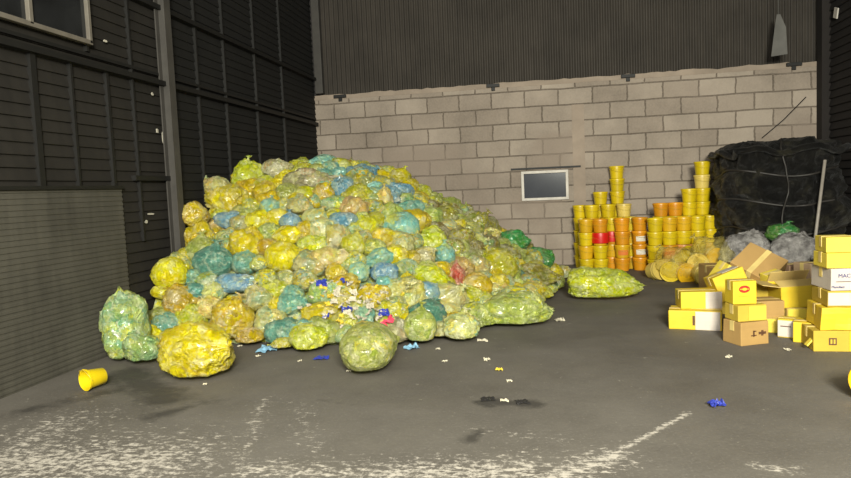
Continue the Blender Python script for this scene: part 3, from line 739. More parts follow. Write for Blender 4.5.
def scrap(px, py, wpx, mat, name, label, cat, group=None, on='g', flat=1.0, k=0):
    if on == 'g': p = on_z(px, py); d = -(CAM_M.transposed() @ (p - Vector((0, 0, CAM_H)))).z
    else:
        p, d = hit(px, py)
        if p is None: return
        p = p + (Vector((0, 0, CAM_H)) - p).normalized() * .07 + Vector((0, 0, .03))
    s = wpx * d / F_PX
    me = SCR[k % 6].copy(); me.materials.append(M[mat]); me.transform(Matrix.Diagonal((s, s, s * flat, 1)))
    o = link_mesh(name, me); o.location = p + Vector((0, 0, .002 if on == 'g' else 0)); o.rotation_euler = (R(38) if on != 'g' else 0, 0, k * 1.7)
    tag(o, label, cat, group)
scrap(487, 361, 7, 'paper', 'paper_scrap', 'crumpled white paper scrap on the floor before the mottled cream bag', 'scrap', k=1)
scrap(499, 371, 7, 'yellow_scrap', 'film_scrap', 'small yellow scrap on the floor in front of the heap', 'scrap', k=2)
scrap(509, 382, 6, 'paper', 'paper_scrap', 'tiny pale scrap farthest out on the floor before the heap', 'scrap', k=3)
scrap(560, 322, 9, 'paper', 'paper_scrap', 'white paper scrap on the floor beyond the long olive bag', 'scrap', k=4)
scrap(482, 341, 10, 'paper', 'paper_scrap', 'white paper strip sticking out under the mottled cream bag', 'scrap', flat=.5, k=0)
scrap(412, 349, 15, 'sky_film', 'film_scrap', 'torn blue film under the upright olive bag', 'scrap', flat=.7, k=5)
scrap(268, 351, 20, 'sky_film', 'film_scrap', 'torn light blue film on the floor beside the small lime floor bag', 'scrap', flat=.5, k=1)
scrap(322, 359, 14, 'blue_plastic', 'film_scrap', 'dark blue plastic scrap on the floor beside the big olive front bag', 'scrap', flat=.4, k=2)
scrap(388, 330, 22, 'pink_plastic', 'plastic_wrapper', 'crumpled bright pink wrapper behind the big olive front bag', 'wrapper', on='h', flat=1, k=3)
scrap(380, 322, 9, 'paper', 'paper_scrap', 'white paper scrap lying on the bright pink wrapper', 'scrap', on='h', k=3)
scrap(717, 407, 15, 'blue_plastic', 'plastic_wrapper', 'crumpled dark blue wrapper alone on the open floor', 'wrapper', flat=1.0, k=4)
scrap(729, 363 - 5, 6, 'paper', 'paper_scrap', 'tiny white scrap on the floor in front of the brown cardboard box', 'scrap', k=5)
scrap(788, 351, 6, 'paper', 'paper_scrap', 'small white scrap on the floor in front of the white labelled box', 'scrap', k=1)
scrap(488, 400, 14, 'black_scrap', 'film_scrap', 'black film scrap lying on the dark floor stain', 'scrap', flat=.3, k=2)
scrap(522, 403, 15, 'black_scrap', 'film_scrap', 'curled black strip at the far side of the dark floor stain', 'scrap', flat=.3, k=3)
scrap(504, 401, 8, 'paper', 'paper_scrap', 'small white scrap between the two black scraps on the floor', 'scrap', flat=.6, k=0)
for k, (px, py) in enumerate(((268, 343), (240, 347), (349, 372), (205, 385), (438, 350), (300, 362), (445, 362), (258, 357))):
    wh = ['behind the torn light blue film', 'at the side of the big yellow front bag', 'before the big olive front bag', 'in front of the big yellow front bag', 'at the foot of the upright olive bag', 'in front of the yellow bag with a teal patch', 'in front of the mottled cream bag', 'in front of the small lime floor bag'][k]
    scrap(px, py, 4.5, 'paper', 'paper_scrap', 'tiny white floor scrap ' + wh, 'scrap', 'tiny scraps on the floor along the heap', k=k)
# small white scraps and blue pieces spilled on the low middle of the heap
r_ = random.Random(5); sites = []
while len(sites) < 64:
    px, py = r_.gauss(352, 24), r_.gauss(304, 12)
    if 300 < px < 415 and 284 < py < 332 and all((px - a) ** 2 + (py - b) ** 2 > 30 for a, b in sites): sites.append((px, py))
for k, (px, py) in enumerate(sites):
    near = sorted(landmarks, key=lambda l: (project(l[0])[0] - px) ** 2 + (project(l[0])[1] - py) ** 2)
    col_ = 'paper' if k % 5 else 'yellow_scrap'
    for lc, sh in near[:14]:
        b_ = project(lc); p_, d_ = hit(px, py)
        cand = ('tiny ' if k % 2 else 'wide ') + ('crumpled white scrap ' if col_ == 'paper' else 'yellow film scrap ') + place_word(p_, lc) + ' ' + sh
        if cand not in used_labels: break
    used_labels.add(cand)
    scrap(px, py, 4.5 + r_.random() if k % 2 else 6.5 + 2 * r_.random(), col_, 'paper_scrap' if col_ == 'paper' else 'film_scrap', cand, 'scrap', 'white and yellow scraps spilled on the heap', 'h', 1, k)
bp = [(322, 287, 'beside the mixed bag'), (344, 286, 'just under the round pale teal bag'), (347, 315, 'nearest the big olive front bag, upper one'), (327, 322, 'beside the yellow bag with a teal patch, largest one'), (384, 318, 'next to the bright pink wrapper'), (437, 313, 'under the steel blue bag')]
for k, (px, py, wh) in enumerate(bp):
    scrap(px, py, 11, 'blue_plastic', 'plastic_piece', 'dark blue plastic piece ' + wh, 'plastic piece', 'dark blue pieces in the heap', 'h', 1, k)

# ---------------------------------------------------------------- buckets
def plastic(name, rgb, rough=.35):
    t = NT(name); v = t.coords(1.0, rnd=True); c = s2l(rgb)
    f = t.noise(v, 5, 3); oi = t.n('ShaderNodeObjectInfo')
    col = t.ramp(f, [(.3, tuple(x * .86 for x in c)), (.7, c)])
    hs = t.n('ShaderNodeHueSaturation'); t.l(col, hs.inputs['Color']); t.l(t.math('MULTIPLY_ADD', oi.outputs['Random'], .2, .86), hs.inputs['Value'])
    t.base(hs.outputs[0], rough, .5); return t.m
BK = {'yellow': plastic('bucket_yellow', (214, 186, 20)), 'orange': plastic('bucket_orange', (218, 148, 24)), 'golden': plastic('bucket_golden', (214, 168, 26)), 'pale': plastic('bucket_pale', (216, 190, 96)), 'peach': plastic('bucket_peach', (228, 158, 96))}
M['red'] = plain('red_film', (200, 22, 18), .4, .5, .06); M['label_white'] = plain('label_white', (214, 208, 192), .7); M['wire'] = plain('handle_wire', (200, 176, 60), .4, .5)
M['label_orange'] = plain('label_orange', (214, 120, 50), .6)
BH, BR0, BR1 = .205, .097, .116
def bucket_meshes():
    out = []
    v, f = lathe([(0.0, 0.004), (BR0 - .006, 0.0), (BR0, .005), (BR1 - .004, BH - .055), (BR1 + .004, BH - .053), (BR1 + .004, BH - .047), (BR1 - .003, BH - .045), (BR1 - .002, BH - .024), (BR1 - .006, BH - .020), (BR1 - .01, BH - .020), (BR0 - .004, .012), (0, .011)], 28)
    out.append(('bucket_body', v, f))
    v, f = lathe([(0, BH - .012), (BR1 - .02, BH - .012), (BR1 - .016, BH - .002), (BR1 + .003, BH - .0), (BR1 + .007, BH - .006), (BR1 + .006, BH - .028), (BR1 + .001, BH - .030), (BR1 - .001, BH - .016), (0, BH - .018)], 28)
    out.append(('lid', v, f))
    # label panel wrapped on the front
    vs, fs = [], []; n = 10
    for i in range(n + 1):
        a = -PI / 2 + (i / n - .5) * 1.5
        for z in (.045, .125):
            rr = BR0 + (BR1 - .004 - BR0) * (z - .005) / (BH - .06)
            for off in (.0005, .0018): vs.append(((rr + off) * math.cos(a), (rr + off) * math.sin(a), z))
    for i in range(n):
        a = i * 4; b = a + 4
        fs += [(a + 1, b + 1, b + 3, a + 3), (a, a + 2, b + 2, b), (a, b, b + 1, a + 1), (a + 2, a + 3, b + 3, b + 2)]
    out.append(('bucket_label', vs, fs))
    return out
BM = bucket_meshes(); _bc = {}
def bucket(loc, rot, colr, label, group, lbl=None, lid=True, spin=0):
    e = empty('bucket', loc, 0, label, 'bucket', group); e.rotation_euler = rot
    for nm, v, f in BM:
        if nm == 'lid' and not lid: continue
        if nm == 'bucket_label' and not lbl: continue
        mt = M[lbl] if nm == 'bucket_label' else BK[colr]
        key = (nm, mt.name)
        if key not in _bc:
            me = bpy.data.meshes.new(nm); me.from_pydata([tuple(q) for q in v], [], f); me.update()
            for p in me.polygons: p.use_smooth = True
            me.materials.append(mt)
            me.set_sharp_from_angle(angle=R(40)); _bc[key] = me
        o = link_mesh(nm, _bc[key], e); o.rotation_euler = (0, 0, spin)
    key = 'handle'
    if key not in _bc:
        pts = [(BR1 + .006, 0, BH - .05)] + [((BR1 + .010) * math.cos(a), -(BR1 + .012) * math.sin(a), BH - .05 - .05 * math.sin(a)) for a in [PI * i / 12 for i in range(1, 12)]] + [(-BR1 - .006, 0, BH - .05)]
        o = tube('handle', pts, .0018, M['wire'], e, 6); _bc[key] = o.data
    else: o = link_mesh('handle', _bc[key], e)
    o.rotation_euler = (0, 0, spin + .3)
    return e
Yc, O, G, P, PE_ = 'yellow', 'orange', 'golden', 'pale', 'peach'
cols = [ # px, depth, colours bottom..top, phrase
 (580.5, 11.02, [Yc] * 5, 'in the back column nearest the small window'),
 (591.5, 10.82, [Yc, G, Yc, G, Yc], 'in the second back column from the small window'),
 (600.5, 11.04, [Yc] * 6, 'in the six high column nearest the window'),
 (608, 10.82, [Yc, G, Yc, G, Yc], 'in the column directly behind the red wrapped buckets'),
 (617.5, 11.04, [Yc] * 8, 'in the tallest column on the window side'),
 (624, 10.82, [G, Yc, G, Yc, P], 'in the column topped by a pale bucket'),
 (585.5, 10.45, [Yc, G, Yc, G], 'in the outermost front column nearest the small window'),
 (600, 10.38, [Yc, Yc, G, O], 'in the front column with the wider red wrap'),
 (611.5, 10.60, [O, G, O, Yc], 'in the narrow column with a red wrap'),
 (621.5, 10.38, [O, G, O, O], 'in the orange front column under the pale bucket'),
 (630.5, 10.62, [G, Yc, G, Yc], 'in the column between the two orange front columns'),
 (639.5, 10.38, [O, O, O, O], 'in the all orange column with white labels'),
 (655, 10.02, [Yc, Yc, Yc, Yc], 'in the all yellow column past the orange one'),
 (661, 10.42, [G, Yc, G, Yc, O], 'in the back column topped orange, nearer the window'),
 (669, 10.02, [G, O, Yc, G], 'in the golden front column'),
 (675, 10.40, [G, Yc, G, Yc, O], 'in the back column topped orange, nearer the bale'),
 (683.5, 10.02, [G, PE_, Yc, G], 'in the front column with a peach bucket'),
 (689, 10.40, [Yc, G, Yc, Yc, Yc, Yc], 'in the six high column nearest the bale'),
 (697.5, 10.02, [G, Yc, Yc, Yc], 'in the front column below the tallest bale column'),
 (702.5, 10.42, [Yc] * 6 + [P, Yc], 'in the tallest column beside the black bale'),
 (709.5, 10.16, [Yc, G, Yc, Yc], 'in the front column touching the black bale'),
]
ordw = ['lowest', 'second lowest', 'third from the floor', 'fourth from the floor', 'fifth from the floor', 'sixth from the floor', 'seventh from the floor', 'eighth from the floor']
bgroup = 'stacked yellow and orange buckets'
for ci, (px, dep, cl, phrase) in enumerate(cols):
    bx_, by_ = col_xy(px, dep)
    for _ in range(3):            # the tilt of the camera shifts the foot of the column a little
        q = project((bx_, by_, .8)); dxp = (px - q[0]) * q[2] / F_PX; bx_ += dxp * math.cos(R(10.2)); by_ += dxp * math.sin(R(10.2))
    r2 = random.Random(ci)
    for k, cc in enumerate(cl):
        top = k == len(cl) - 1
        w_ = 'topmost' if top else ordw[k]
        lab = f'{cc} bucket, {w_}, {phrase}'
        lb = None
        if ci == 11 and k in (1, 2): lb = 'label_white'
        if ci == 16 and k == 1: lb = 'label_orange'
        if ci in (9, 14) and k == 1: lb = 'label_orange'
        b = bucket((bx_ + r2.uniform(-.006, .006), by_ + r2.uniform(-.004, .004), k * BH), (0, 0, 0), cc, lab, bgroup, lb, spin=r2.uniform(-.4, .4))
    if ci in (7, 8):              # red wrap round the upper buckets of these two columns
        v, f = lathe([(BR1 + .010, 0), (BR1 + .012, .02), (BR1 + .011, .09), (BR1 + .012, .155), (BR1 + .010, .16), (BR1 + .0085, .155), (BR1 + .0085, .005)], 28)
        o = mesh_obj('red_band', v, f, M['red'], None, True); o.location = (bx_, by_, 2 * BH + .04)
        tag(o, 'wide bright red band round the front yellow bucket column' if ci == 7 else 'narrower looking bright red band round the column beside the wide band', 'band', 'bright red bands round the buckets')
        if ci == 7: o.scale = (1.03, 1.03, 1.02)
        # white marks on the crate of the band are too small to read
lowered = [(657, 284, 9.35, (R(80), 0, R(25)), P, 'pale bucket toppled at the foot of the all yellow column'),
           (672, 286, 9.2, (R(88), 0, R(-20)), Yc, 'yellow bucket toppled second from the all yellow column foot'),
           (684, 276, 9.1, (R(100), 0, R(15)), G, 'golden toppled bucket showing its round lid, nearest the columns'),
           (698, 262, 9.1, (R(96), 0, R(-12)), P, 'pale toppled bucket with round lid facing out in the upper row'),
           (714, 257, 9.2, (R(92), 0, R(6)), G, 'golden toppled bucket with round lid facing out, nearest the bale'),
           (703, 282, 8.8, (R(94), 0, R(8)), P, 'pale toppled bucket facing out on the floor behind the yellow boxes'),
           (720, 276, 9.0, (R(90), 0, R(-15)), Yc, 'yellow toppled bucket half hidden by the tilted yellow box'),
           (686, 258, 9.4, (R(60), 0, R(40)), Yc, 'yellow bucket tipped over the toppled ones before the columns')]
for px, py, dep, rot, cc, lab in lowered:
    p = at_depth(px, py, dep); zc = max(p.z, BR1 + .012)
    m = Euler(rot).to_matrix(); off = m @ Vector((0, 0, BH / 2)); s_ = 1.15
    e = bucket(Vector((p.x, p.y, zc)) - off * s_, rot, cc, lab, 'toppled buckets before the columns', 'label_orange' if cc == G else None); e.scale = (s_,) * 3
# clear sacks thrown over the toppled buckets
t = NT('clear_film'); v = t.coords(1.0, rnd=True)
t.base(s2l((214, 200, 120)), .22, .6)
nzf = t.noise(v, 8, 5, .65, .8); t.bump(t.math('ABSOLUTE', t.math('SUBTRACT', nzf, .5)), .9, .05)
trn = t.n('ShaderNodeBsdfTransparent'); trn.inputs[0].default_value = (.97, .95, .82, 1)
ms = t.n('ShaderNodeMixShader'); t.l(t.ramp(nzf, [(.35, .06), (.65, .36)]), ms.inputs[0]); t.l(trn.outputs[0], ms.inputs[1]); t.l(t.bsdf.outputs[0], ms.inputs[2]); t.l(ms.outputs[0], t.out.inputs[0])
M['clear'] = t.m; BAG['clear'] = t.m
for px, py, w_, h_, dep, sh, lab in ((680, 272, 46, 34, 9.2, 3, 'clear yellowish plastic sack round the toppled buckets near the columns'), (711, 266, 38, 44, 9.05, 8, 'clear yellowish plastic sack round the toppled buckets next to the bale')):
    hx, hz = half_from(w_, h_, dep); c = at_depth(px, py, dep); c.z = max(c.z, hz * .95)
    e = make_bag(c, (hx, .28, hz), (-.6, .2, .8), sh, 'clear', lab, 'clear sacks of buckets', name='clear_sack'); settle(e)
# tipped empty bucket by the dark wall: open mouth toward the camera
def floor_bucket(px, py, wpx, ang, tilt, label, colr, scale):
    pass
p = on_z(95, 389)
e = empty('open_bucket', (p.x, p.y, 0.086), 0, 'empty yellow bucket on its side, alone on the floor near the dark wall', 'bucket')
mdir = Vector((-.37, -.925, .02)).normalized()
q = mdir.to_track_quat('Z', 'Y'); e.rotation_euler = q.to_euler(); e.scale = (.73,) * 3
v, f = lathe([(0, -.10), (.078, -.10), (.084, -.094), (.099, .075), (.108, .078), (.110, .098), (.113, .10), (.106, .103), (.099, .098), (.094, .07), (.079, -.088), (0, -.09)], 36)
o = mesh_obj('bucket_body', v, f, BK['yellow'], e, True); o.data.set_sharp_from_angle(angle=R(40))
v, f = lathe([(.060, -.088), (.060, -.080), (.068, -.080), (.068, -.088)], 28); mesh_obj('bottom_ring', v, f, BK['golden'], e, True)
tube('handle', [(.112, 0, .085), (.09, .07, .115), (.02, .112, .12), (-.06, .095, .118), (-.112, 0, .085)], .003, M['wire'], e)
p = on_z(878, 396)
e = bucket((p.x + .02, p.y, .125), (R(88), 0, R(-40)), 'golden', 'yellow bucket on its side cut off by the photo edge, before the box stack', None); 

# ---------------------------------------------------------------- black wrapped bale
t = NT('black_wrap'); v = t.coords(1.0)
c = t.ramp(t.noise(v, 2.6, 5, .65), [(.35, s2l((13, 12, 12))), (.55, s2l((30, 28, 25))), (.7, s2l((74, 70, 54)))])
grn = t.ramp(t.noise(v, 4.0, 4, .6), [(.66, 0.0), (.74, .5)])
c = t.mix(grn, c, s2l((88, 92, 62))); t.base(c, .46, .7)
nz = t.noise(v, 7.5, 7, .7, 1.2); t.bump(t.math('ABSOLUTE', t.math('SUBTRACT', nz, .5)), 1.0, .3); M['black_wrap'] = t.m
M['strap'] = plain('grey_strap', (46, 43, 40), .5); M['pole'] = plain('pale_pole', (150, 142, 132), .5)
t = NT('silver_film'); v = t.coords(1.0, rnd=True)
t.base(t.ramp(t.noise(v, 9, 4), [(.3, s2l((88, 84, 82))), (.7, s2l((170, 166, 162)))]), .25, .8)
nz = t.noise(v, 9, 6, .65, 1.0); t.bump(t.math('ABSOLUTE', t.math('SUBTRACT', nz, .5)), 1.0, .08); BAG['silver'] = t.m
bx0, bx1, by0, by1, bh = 2.58, 4.05, 9.72, 11.3, 1.83
bcx, bcy = (bx0 + bx1) / 2, (by0 + by1) / 2
e = empty('wrapped_bale', (bcx, bcy, 0), 0, 'big black plastic wrapped bale with sagging straps against the block wall', 'bale')
vs, fs = [], []; RG, SG = 90, 200
def bale_pt(u, a, grow=0.0):
    # u 0..1 up the side, over the top edge and to the middle of the top
    ca, sa = math.cos(a), math.sin(a); q = 3.4
    s = (abs(ca) ** q + abs(sa) ** q) ** (-1 / q)
    if u < .72: k, z = 1.0, bh * .90 * u / .72
    else:
        w_ = (u - .72) / .28; k = math.cos(w_ * PI / 2) ** .55 if w_ < 1 else 0; z = bh * (.90 + .10 * math.sin(min(1, w_ * 1.5) * PI / 2))
    bulge = 1 + .05 * math.sin(PI * min(1, z / bh)) - .05 * (1 - min(1, z / .3))
    p = Vector((ca * s * (bx1 - bx0) / 2 * k * bulge, sa * s * (by1 - by0) / 2 * k * bulge, z))
    nn = Vector((ca, sa, .6 if u > .72 else 0))
    q3 = Vector((p.x, p.y, p.z))
    dd = .10 * noise.noise(q3 * 1.7 + Vector((3, 1, 7))) - .12 * abs(noise.noise(q3 * 3.1)) - .09 * abs(noise.noise(q3 * 6.5)) - .04 * abs(noise.noise(q3 * 14)) + .08
    band = sum(math.exp(-((z - zb_ + .06 * math.sin(a * 3)) / .05) ** 2) for zb_ in (.62, 1.02, 1.42)) * -.05
    return p + nn * (dd + (band if u < .72 else 0) + grow)
for i in range(RG + 1):
    for k in range(SG):
        p = bale_pt(i / RG, 2 * PI * k / SG); p.z = max(p.z, .005); vs.append(p)
for i in range(RG):
    for k in range(SG):
        k2 = (k + 1) % SG; fs.append((i * SG + k, i * SG + k2, (i + 1) * SG + k2, (i + 1) * SG + k))
fs.append(tuple(range(SG))[::-1])
mesh_obj('bale_wrap', vs, fs, M['black_wrap'], e, True)
for zb_ in (.62, 1.02, 1.42):
    pts = []
    for k in range(61):
        a = 2 * PI * k / 60; u = (zb_ - .06 * math.sin(a * 3)) / (bh * .9) * .72
        pts.append(bale_pt(u, a, .01))
    tube('strap', pts, .016, M['strap'], e, 6)
for a in (-1.75,):
    tube('strap', [bale_pt(i / 20, a + .05 * math.sin(i * .7), .03) for i in range(0, 20)], .013, M['strap'], e, 6)
# drape lip over the top
pts = [bale_pt(.74 + .02 * math.sin(k), 2 * PI * k / 50, .05) for k in range(51)]
tube('drape_edge', pts, .045, M['black_wrap'], e, 8)
a = at_depth(825, 160, 8.75); b = at_depth(815, 240, 8.75); dirv = (b - a).normalized(); foot = a + dirv * ((a.z - .02) / -dirv.z)
o = tube('leaning_pole', [a, foot], .02, M['pole'], None, 10); tag(o, 'pale grey pole leaning in front of the black wrapped bale', 'pole')
for px, py, w_, h_, dep, colr, sh, lab, nm in ((744, 253, 44, 40, 8.9, 'silver', 3, 'crumpled silvery film bundle at the foot of the bale beside the toppled buckets', 'film_bundle'),
                                     (795, 252, 46, 36, 8.75, 'silver', 7, 'crumpled silvery film bundle at the foot of the bale below the green bag', 'film_bundle'),
                                     (782, 233, 32, 18, 9.0, 'green', 6, 'dull green bag resting against the front of the black wrapped bale', 'refuse_bag')):
    hx, hz = half_from(w_, h_, dep); c = at_depth(px, py, dep)
    e = make_bag(c, (hx, .2, hz), (.3, 0, 1), sh, colr, lab, None, 1.0, nm, knot=colr == 'green')
for px, py, w_, h_, dep, lab in ((745, 268, 44, 30, 8.8, 'dark film bundle low in front of the bale behind the tilted cardboard box'), (795, 270, 50, 30, 8.7, 'dark film bundle under the silvery bundle beneath the green bag')):
    hx, hz = half_from(w_, h_, dep); c = at_depth(px, py, dep); BAG.setdefault('black', M['black_wrap'])
    e = make_bag((c.x, c.y + .12, .2), (hx, .2, .2), (0, 0, 1), 9, 'black', lab, None, 2.0, 'film_bundle'); settle(e)

# ---------------------------------------------------------------- boxes
def card(name, rgb, rough=.75, spec=.25):
    t = NT(name); v = t.coords(1.0, rnd=True); c = s2l(rgb)
    f = t.noise(v, 3, 5, .6); g = t.noise(t.coords((1, 1, 30)), 3, 2)
    col = t.ramp(t.math('ADD', t.math('MULTIPLY', f, .8), t.math('MULTIPLY', g, .2)), [(.32, tuple(x * .84 for x in c)), (.68, tuple(min(1, x * 1.05) for x in c))])
    t.base(col, rough, spec); t.bump(f, .15, .01); return t.m
CD = {'yellow': card('yellow_card', (216, 184, 44), .5, .4), 'lemon': card('lemon_card', (222, 198, 72), .5, .4), 'kraft': card('kraft_card', (172, 138, 84)), 'kraft_light': card('light_kraft', (206, 178, 110)), 'white': card('white_card', (196, 186, 176), .6), 'cardyellow': card('yellowed_card', (190, 162, 60)),
      'dullbrown': card('dull_brown_card', (150, 120, 96)), 'mauve': card('mauve_card', (176, 148, 118))}
M['tape'] = plain('clear_tape', (214, 190, 120), .3, .5); M['print_dark'] = plain('dark_print', (92, 62, 40), .7); M['print_red'] = plain('red_print', (170, 40, 24), .6)
M['print_blue'] = plain('blue_print', (60, 62, 120), .6); M['print_gold'] = plain('gold_print', (214, 172, 40), .6); M['gap'] = plain('box_inside', (120, 96, 50), .9)
def carton(loc, size, rot, colr, label, group='cartons in the box pile', seam=True, flaps=None, dent=0.0, name='cardboard_box', flapcol=None):
    """loc = centre of the base; size = (w,d,h); rot = Euler or z angle."""
    e = empty(name, loc, 0, label, 'box', group)
    e.rotation_euler = rot if not isinstance(rot, (int, float)) else (0, 0, rot)
    w_, d_, h_ = size
    bm = bmesh.new()
    if flaps:
        tk = .006
        add_box(bm, (0, 0, tk / 2), (w_, d_, tk))
        for s in (-1, 1):
            add_box(bm, (s * (w_ / 2 - tk / 2), 0, h_ / 2), (tk, d_, h_)); add_box(bm, (0, s * (d_ / 2 - tk / 2), h_ / 2), (w_, tk, h_))
    else:
        add_box(bm, (0, 0, h_ / 2), (w_, d_, h_), bevel=.006)
        bmesh.ops.subdivide_edges(bm, edges=bm.edges[:], cuts=3, use_grid_fill=True)
        for v_ in bm.verts:
            k = dent + .004
            v_.co += Vector((noise.noise(v_.co * 5 + Vector(loc)), noise.noise(v_.co * 5 + Vector((9, 1, loc[0]))), noise.noise(v_.co * 5 + Vector((loc[1], 5, 5))) * .5)) * k
    bm_obj('box_body', bm, CD[colr], e)
    if flaps:
        for (sx, sy, ang) in flaps:
            bm = bmesh.new(); L = d_ * .45 if sy else w_ * .45
            if sy: add_box(bm, (0, sy * L / 2, 0), (w_, L, .006)); rr = Euler((R(ang) * sy, 0, 0)); base = (0, sy * d_ / 2, h_)
            else: add_box(bm, (sx * L / 2, 0, 0), (L, d_, .006)); rr = Euler((0, -R(ang) * sx, 0)); base = (sx * w_ / 2, 0, h_)
            o = bm_obj('flap', bm, CD[flapcol or colr], e); o.location = base; o.rotation_euler = rr
    elif seam:
        bm = bmesh.new(); add_box(bm, (0, 0, h_ + .001), (w_ * 1.004, .05, .003)); add_box(bm, (w_ / 2 + .001, 0, h_ - .04), (.003, .05, .08)); add_box(bm, (-w_ / 2 - .001, 0, h_ - .04), (.003, .05, .08))
        bm_obj('tape', bm, M['tape'], e)
    return e
def patch(e, x, z, w_, h_, mat, size, face='front', name='box_label', off=.004, parent=None):
    """a flat printed patch stuck on a face; x,z = centre measured on that face"""
    W2, D2 = size[0] / 2, size[1] / 2
    bm = bmesh.new()
    if face == 'front': add_box(bm, (x, -D2 - off, z), (w_, .003, h_))
    elif face == 'left': add_box(bm, (-W2 - off, x, z), (.003, w_, h_))
    elif face == 'right': add_box(bm, (W2 + off, x, z), (.003, w_, h_))
    else: add_box(bm, (x, z, size[2] + off), (w_, h_, .003))
    return bm_obj(name, bm, mat, e)
def text_on(e, txt, x, z, s, mat, size, face='front', name='lettering', off=.005):
    cu = bpy.data.curves.new(name, 'FONT'); cu.body = txt; cu.size = s; cu.extrude = .001; cu.align_x = 'CENTER'; cu.align_y = 'CENTER'
    cu.materials.append(mat); tmp = bpy.data.objects.new('tmp', cu); COL.objects.link(tmp)
    dg = bpy.context.evaluated_depsgraph_get(); me = bpy.data.meshes.new_from_object(tmp.evaluated_get(dg)); bpy.data.objects.remove(tmp)
    o = link_mesh(name, me, e); o.rotation_euler = (PI / 2, 0, 0); o.location = (x, -size[1] / 2 - off, z)
    return o
def disc(e, x, z, rx, rz, mat, size, name, off=.005, ring=None):
    pr = [(0, 0), (1, 0), (1, .002), (0, .002)] if ring is None else [(ring, 0), (1, 0), (1, .002), (ring, .002), (ring, 0)]
    v, f = lathe(pr, 28); v = [(a * rx, -c_, b * rz) for a, b, c_ in v]
    o = mesh_obj(name, v, f, mat, e); o.location = (x, -size[1] / 2 - off, z); return o
YAW = R(10.2)
def face_at(px, py_bot, z, yaw, depth_half):
    """centre of a box whose front bottom edge centre is seen at px, py_bot at level z"""
    p = on_z(px, py_bot, z); return (p.x - math.sin(yaw) * depth_half * 1.0, p.y + math.cos(yaw) * depth_half, z)
def sz(wpx, hpx, px, py, z=0):
    d = -(CAM_M.transposed() @ (on_z(px, py, z) - Vector((0, 0, CAM_H)))).z
    return wpx * d / F_PX, hpx * d / F_PX
# 1 long yellow box with a white end, lowest at the front of the pile
a1 = R(-14); w_, h_ = sz(49, 19, 693, 329); S = (w_, .27, h_)
b = carton(face_at(695, 330, 0, a1, .135), S, a1, 'yellow', 'long yellow box with a wide white panel, on the floor nearest the window')
patch(b, w_ * .24, h_ / 2, w_ * .46, h_ * .96, CD['white'], S); patch(b, w_ * -.02, h_ * .5, .02, h_ * .5, M['print_dark'], S, name='print_mark', off=.0055)
H1 = h_
# 2 on top of it
a2 = R(2); w_, h_ = sz(39, 17, 699, 309, H1); S2_ = (w_, .25, h_)
b = carton(face_at(702, 309, H1, a2, .14), S2_, a2, 'yellow', 'yellow box with a white end panel resting on the long yellow and white box')
patch(b, w_ * .30, h_ / 2, w_ * .40, h_ * .97, CD['white'], S2_)
# 3 kraft carton in front
a3 = R(24); S3 = (.30, .26, .20)
w_, h_ = sz(29, 22, 752, 344); S3 = (w_ * 1.1, .22, h_ * 1.06)
c3 = face_at(755, 345, 0, a3, .11)
b = carton(c3, S3, a3, 'kraft', 'closed brown cardboard box with dark printed symbols, foremost on the floor')
patch(b, -S3[0] * .05, S3[2] * .5, .012, .05, M['print_dark'], S3, name='print_symbol'); patch(b, -S3[0] * .05, S3[2] * .42, .05, .008, M['print_dark'], S3, name='print_symbol')
patch(b, -S3[0] * .02, S3[2] * .6, .03, .008, M['print_dark'], S3, name='print_symbol'); patch(b, S3[0] * .26, S3[2] * .5, .07, .02, M['print_dark'], S3, name='print_symbol'); patch(b, S3[0] * .26, S3[2] * .5, .02, .045, M['print_dark'], S3, name='print_symbol')
# 4 yellow box on 3
a4 = R(16); w_, h_ = sz(28, 16, 744, 320, S3[2]); S4 = (w_ * 1.05, .2, h_)
b = carton((c3[0] - .0, c3[1] + .0, S3[2] + .004), S4, a4, 'cardyellow', 'low yellow box with a brighter front patch lying on the brown cardboard box')
patch(b, S4[0] * .17, S4[2] / 2, S4[0] * .62, S4[2] * .86, CD['lemon'], S4)
# 5 box with red oval mark
zt = S3[2] + S4[2] + .008; a5 = R(9); w_, h_ = sz(23, 23, 740, 303, zt); S5 = (w_, .16, h_)
b = carton((c3[0] - .035, c3[1] + .01, zt), S5, a5, 'yellow', 'upright yellow box with a red oval emblem, standing on the low yellow box')
disc(b, -.005, S5[2] * .66, .045, .030, M['print_red'], S5, 'oval_emblem'); disc(b, -.005, S5[2] * .66, .020, .012, M['print_gold'], S5, 'emblem_centre', off=.008); patch(b, -.005, S5[2] * .66, .075, .006, M['print_gold'], S5, name='emblem_stripe', off=.0075)
patch(b, -.005, S5[2] * .36, .09, .008, M['print_gold'], S5, name='print_line')
# 7 tilted yellow box behind 5
p = at_depth(732, 282, 6.35)
b = carton((p.x, p.y, p.z - .13), (.30, .24, .24), Euler((R(-6), R(-20), R(10))), 'yellow', 'tilted yellow box with a white taped top just behind the red emblem box')
patch(b, .05, 0, .16, .14, CD['white'], (.30, .24, .24), 'top')
p = at_depth(720, 276, 6.6)
b = carton((p.x, p.y, p.z - .08), (.2, .2, .2), Euler((R(10), R(34), R(20))), 'lemon', 'pale yellow box tipped on its corner beside the toppled buckets')
# filler cartons below the tilted ones
p = on_z(748, 316)
b = carton((p.x, p.y + .35, 0), (.42, .34, .30), R(20), 'cardyellow', 'dull yellow box mostly buried behind the brown cardboard box')
p = on_z(722, 318); b = carton((p.x + .05, p.y + .35, 0), (.30, .30, .21), R(-4), 'cardyellow', 'dull yellow box on the floor behind the long yellow and white box')
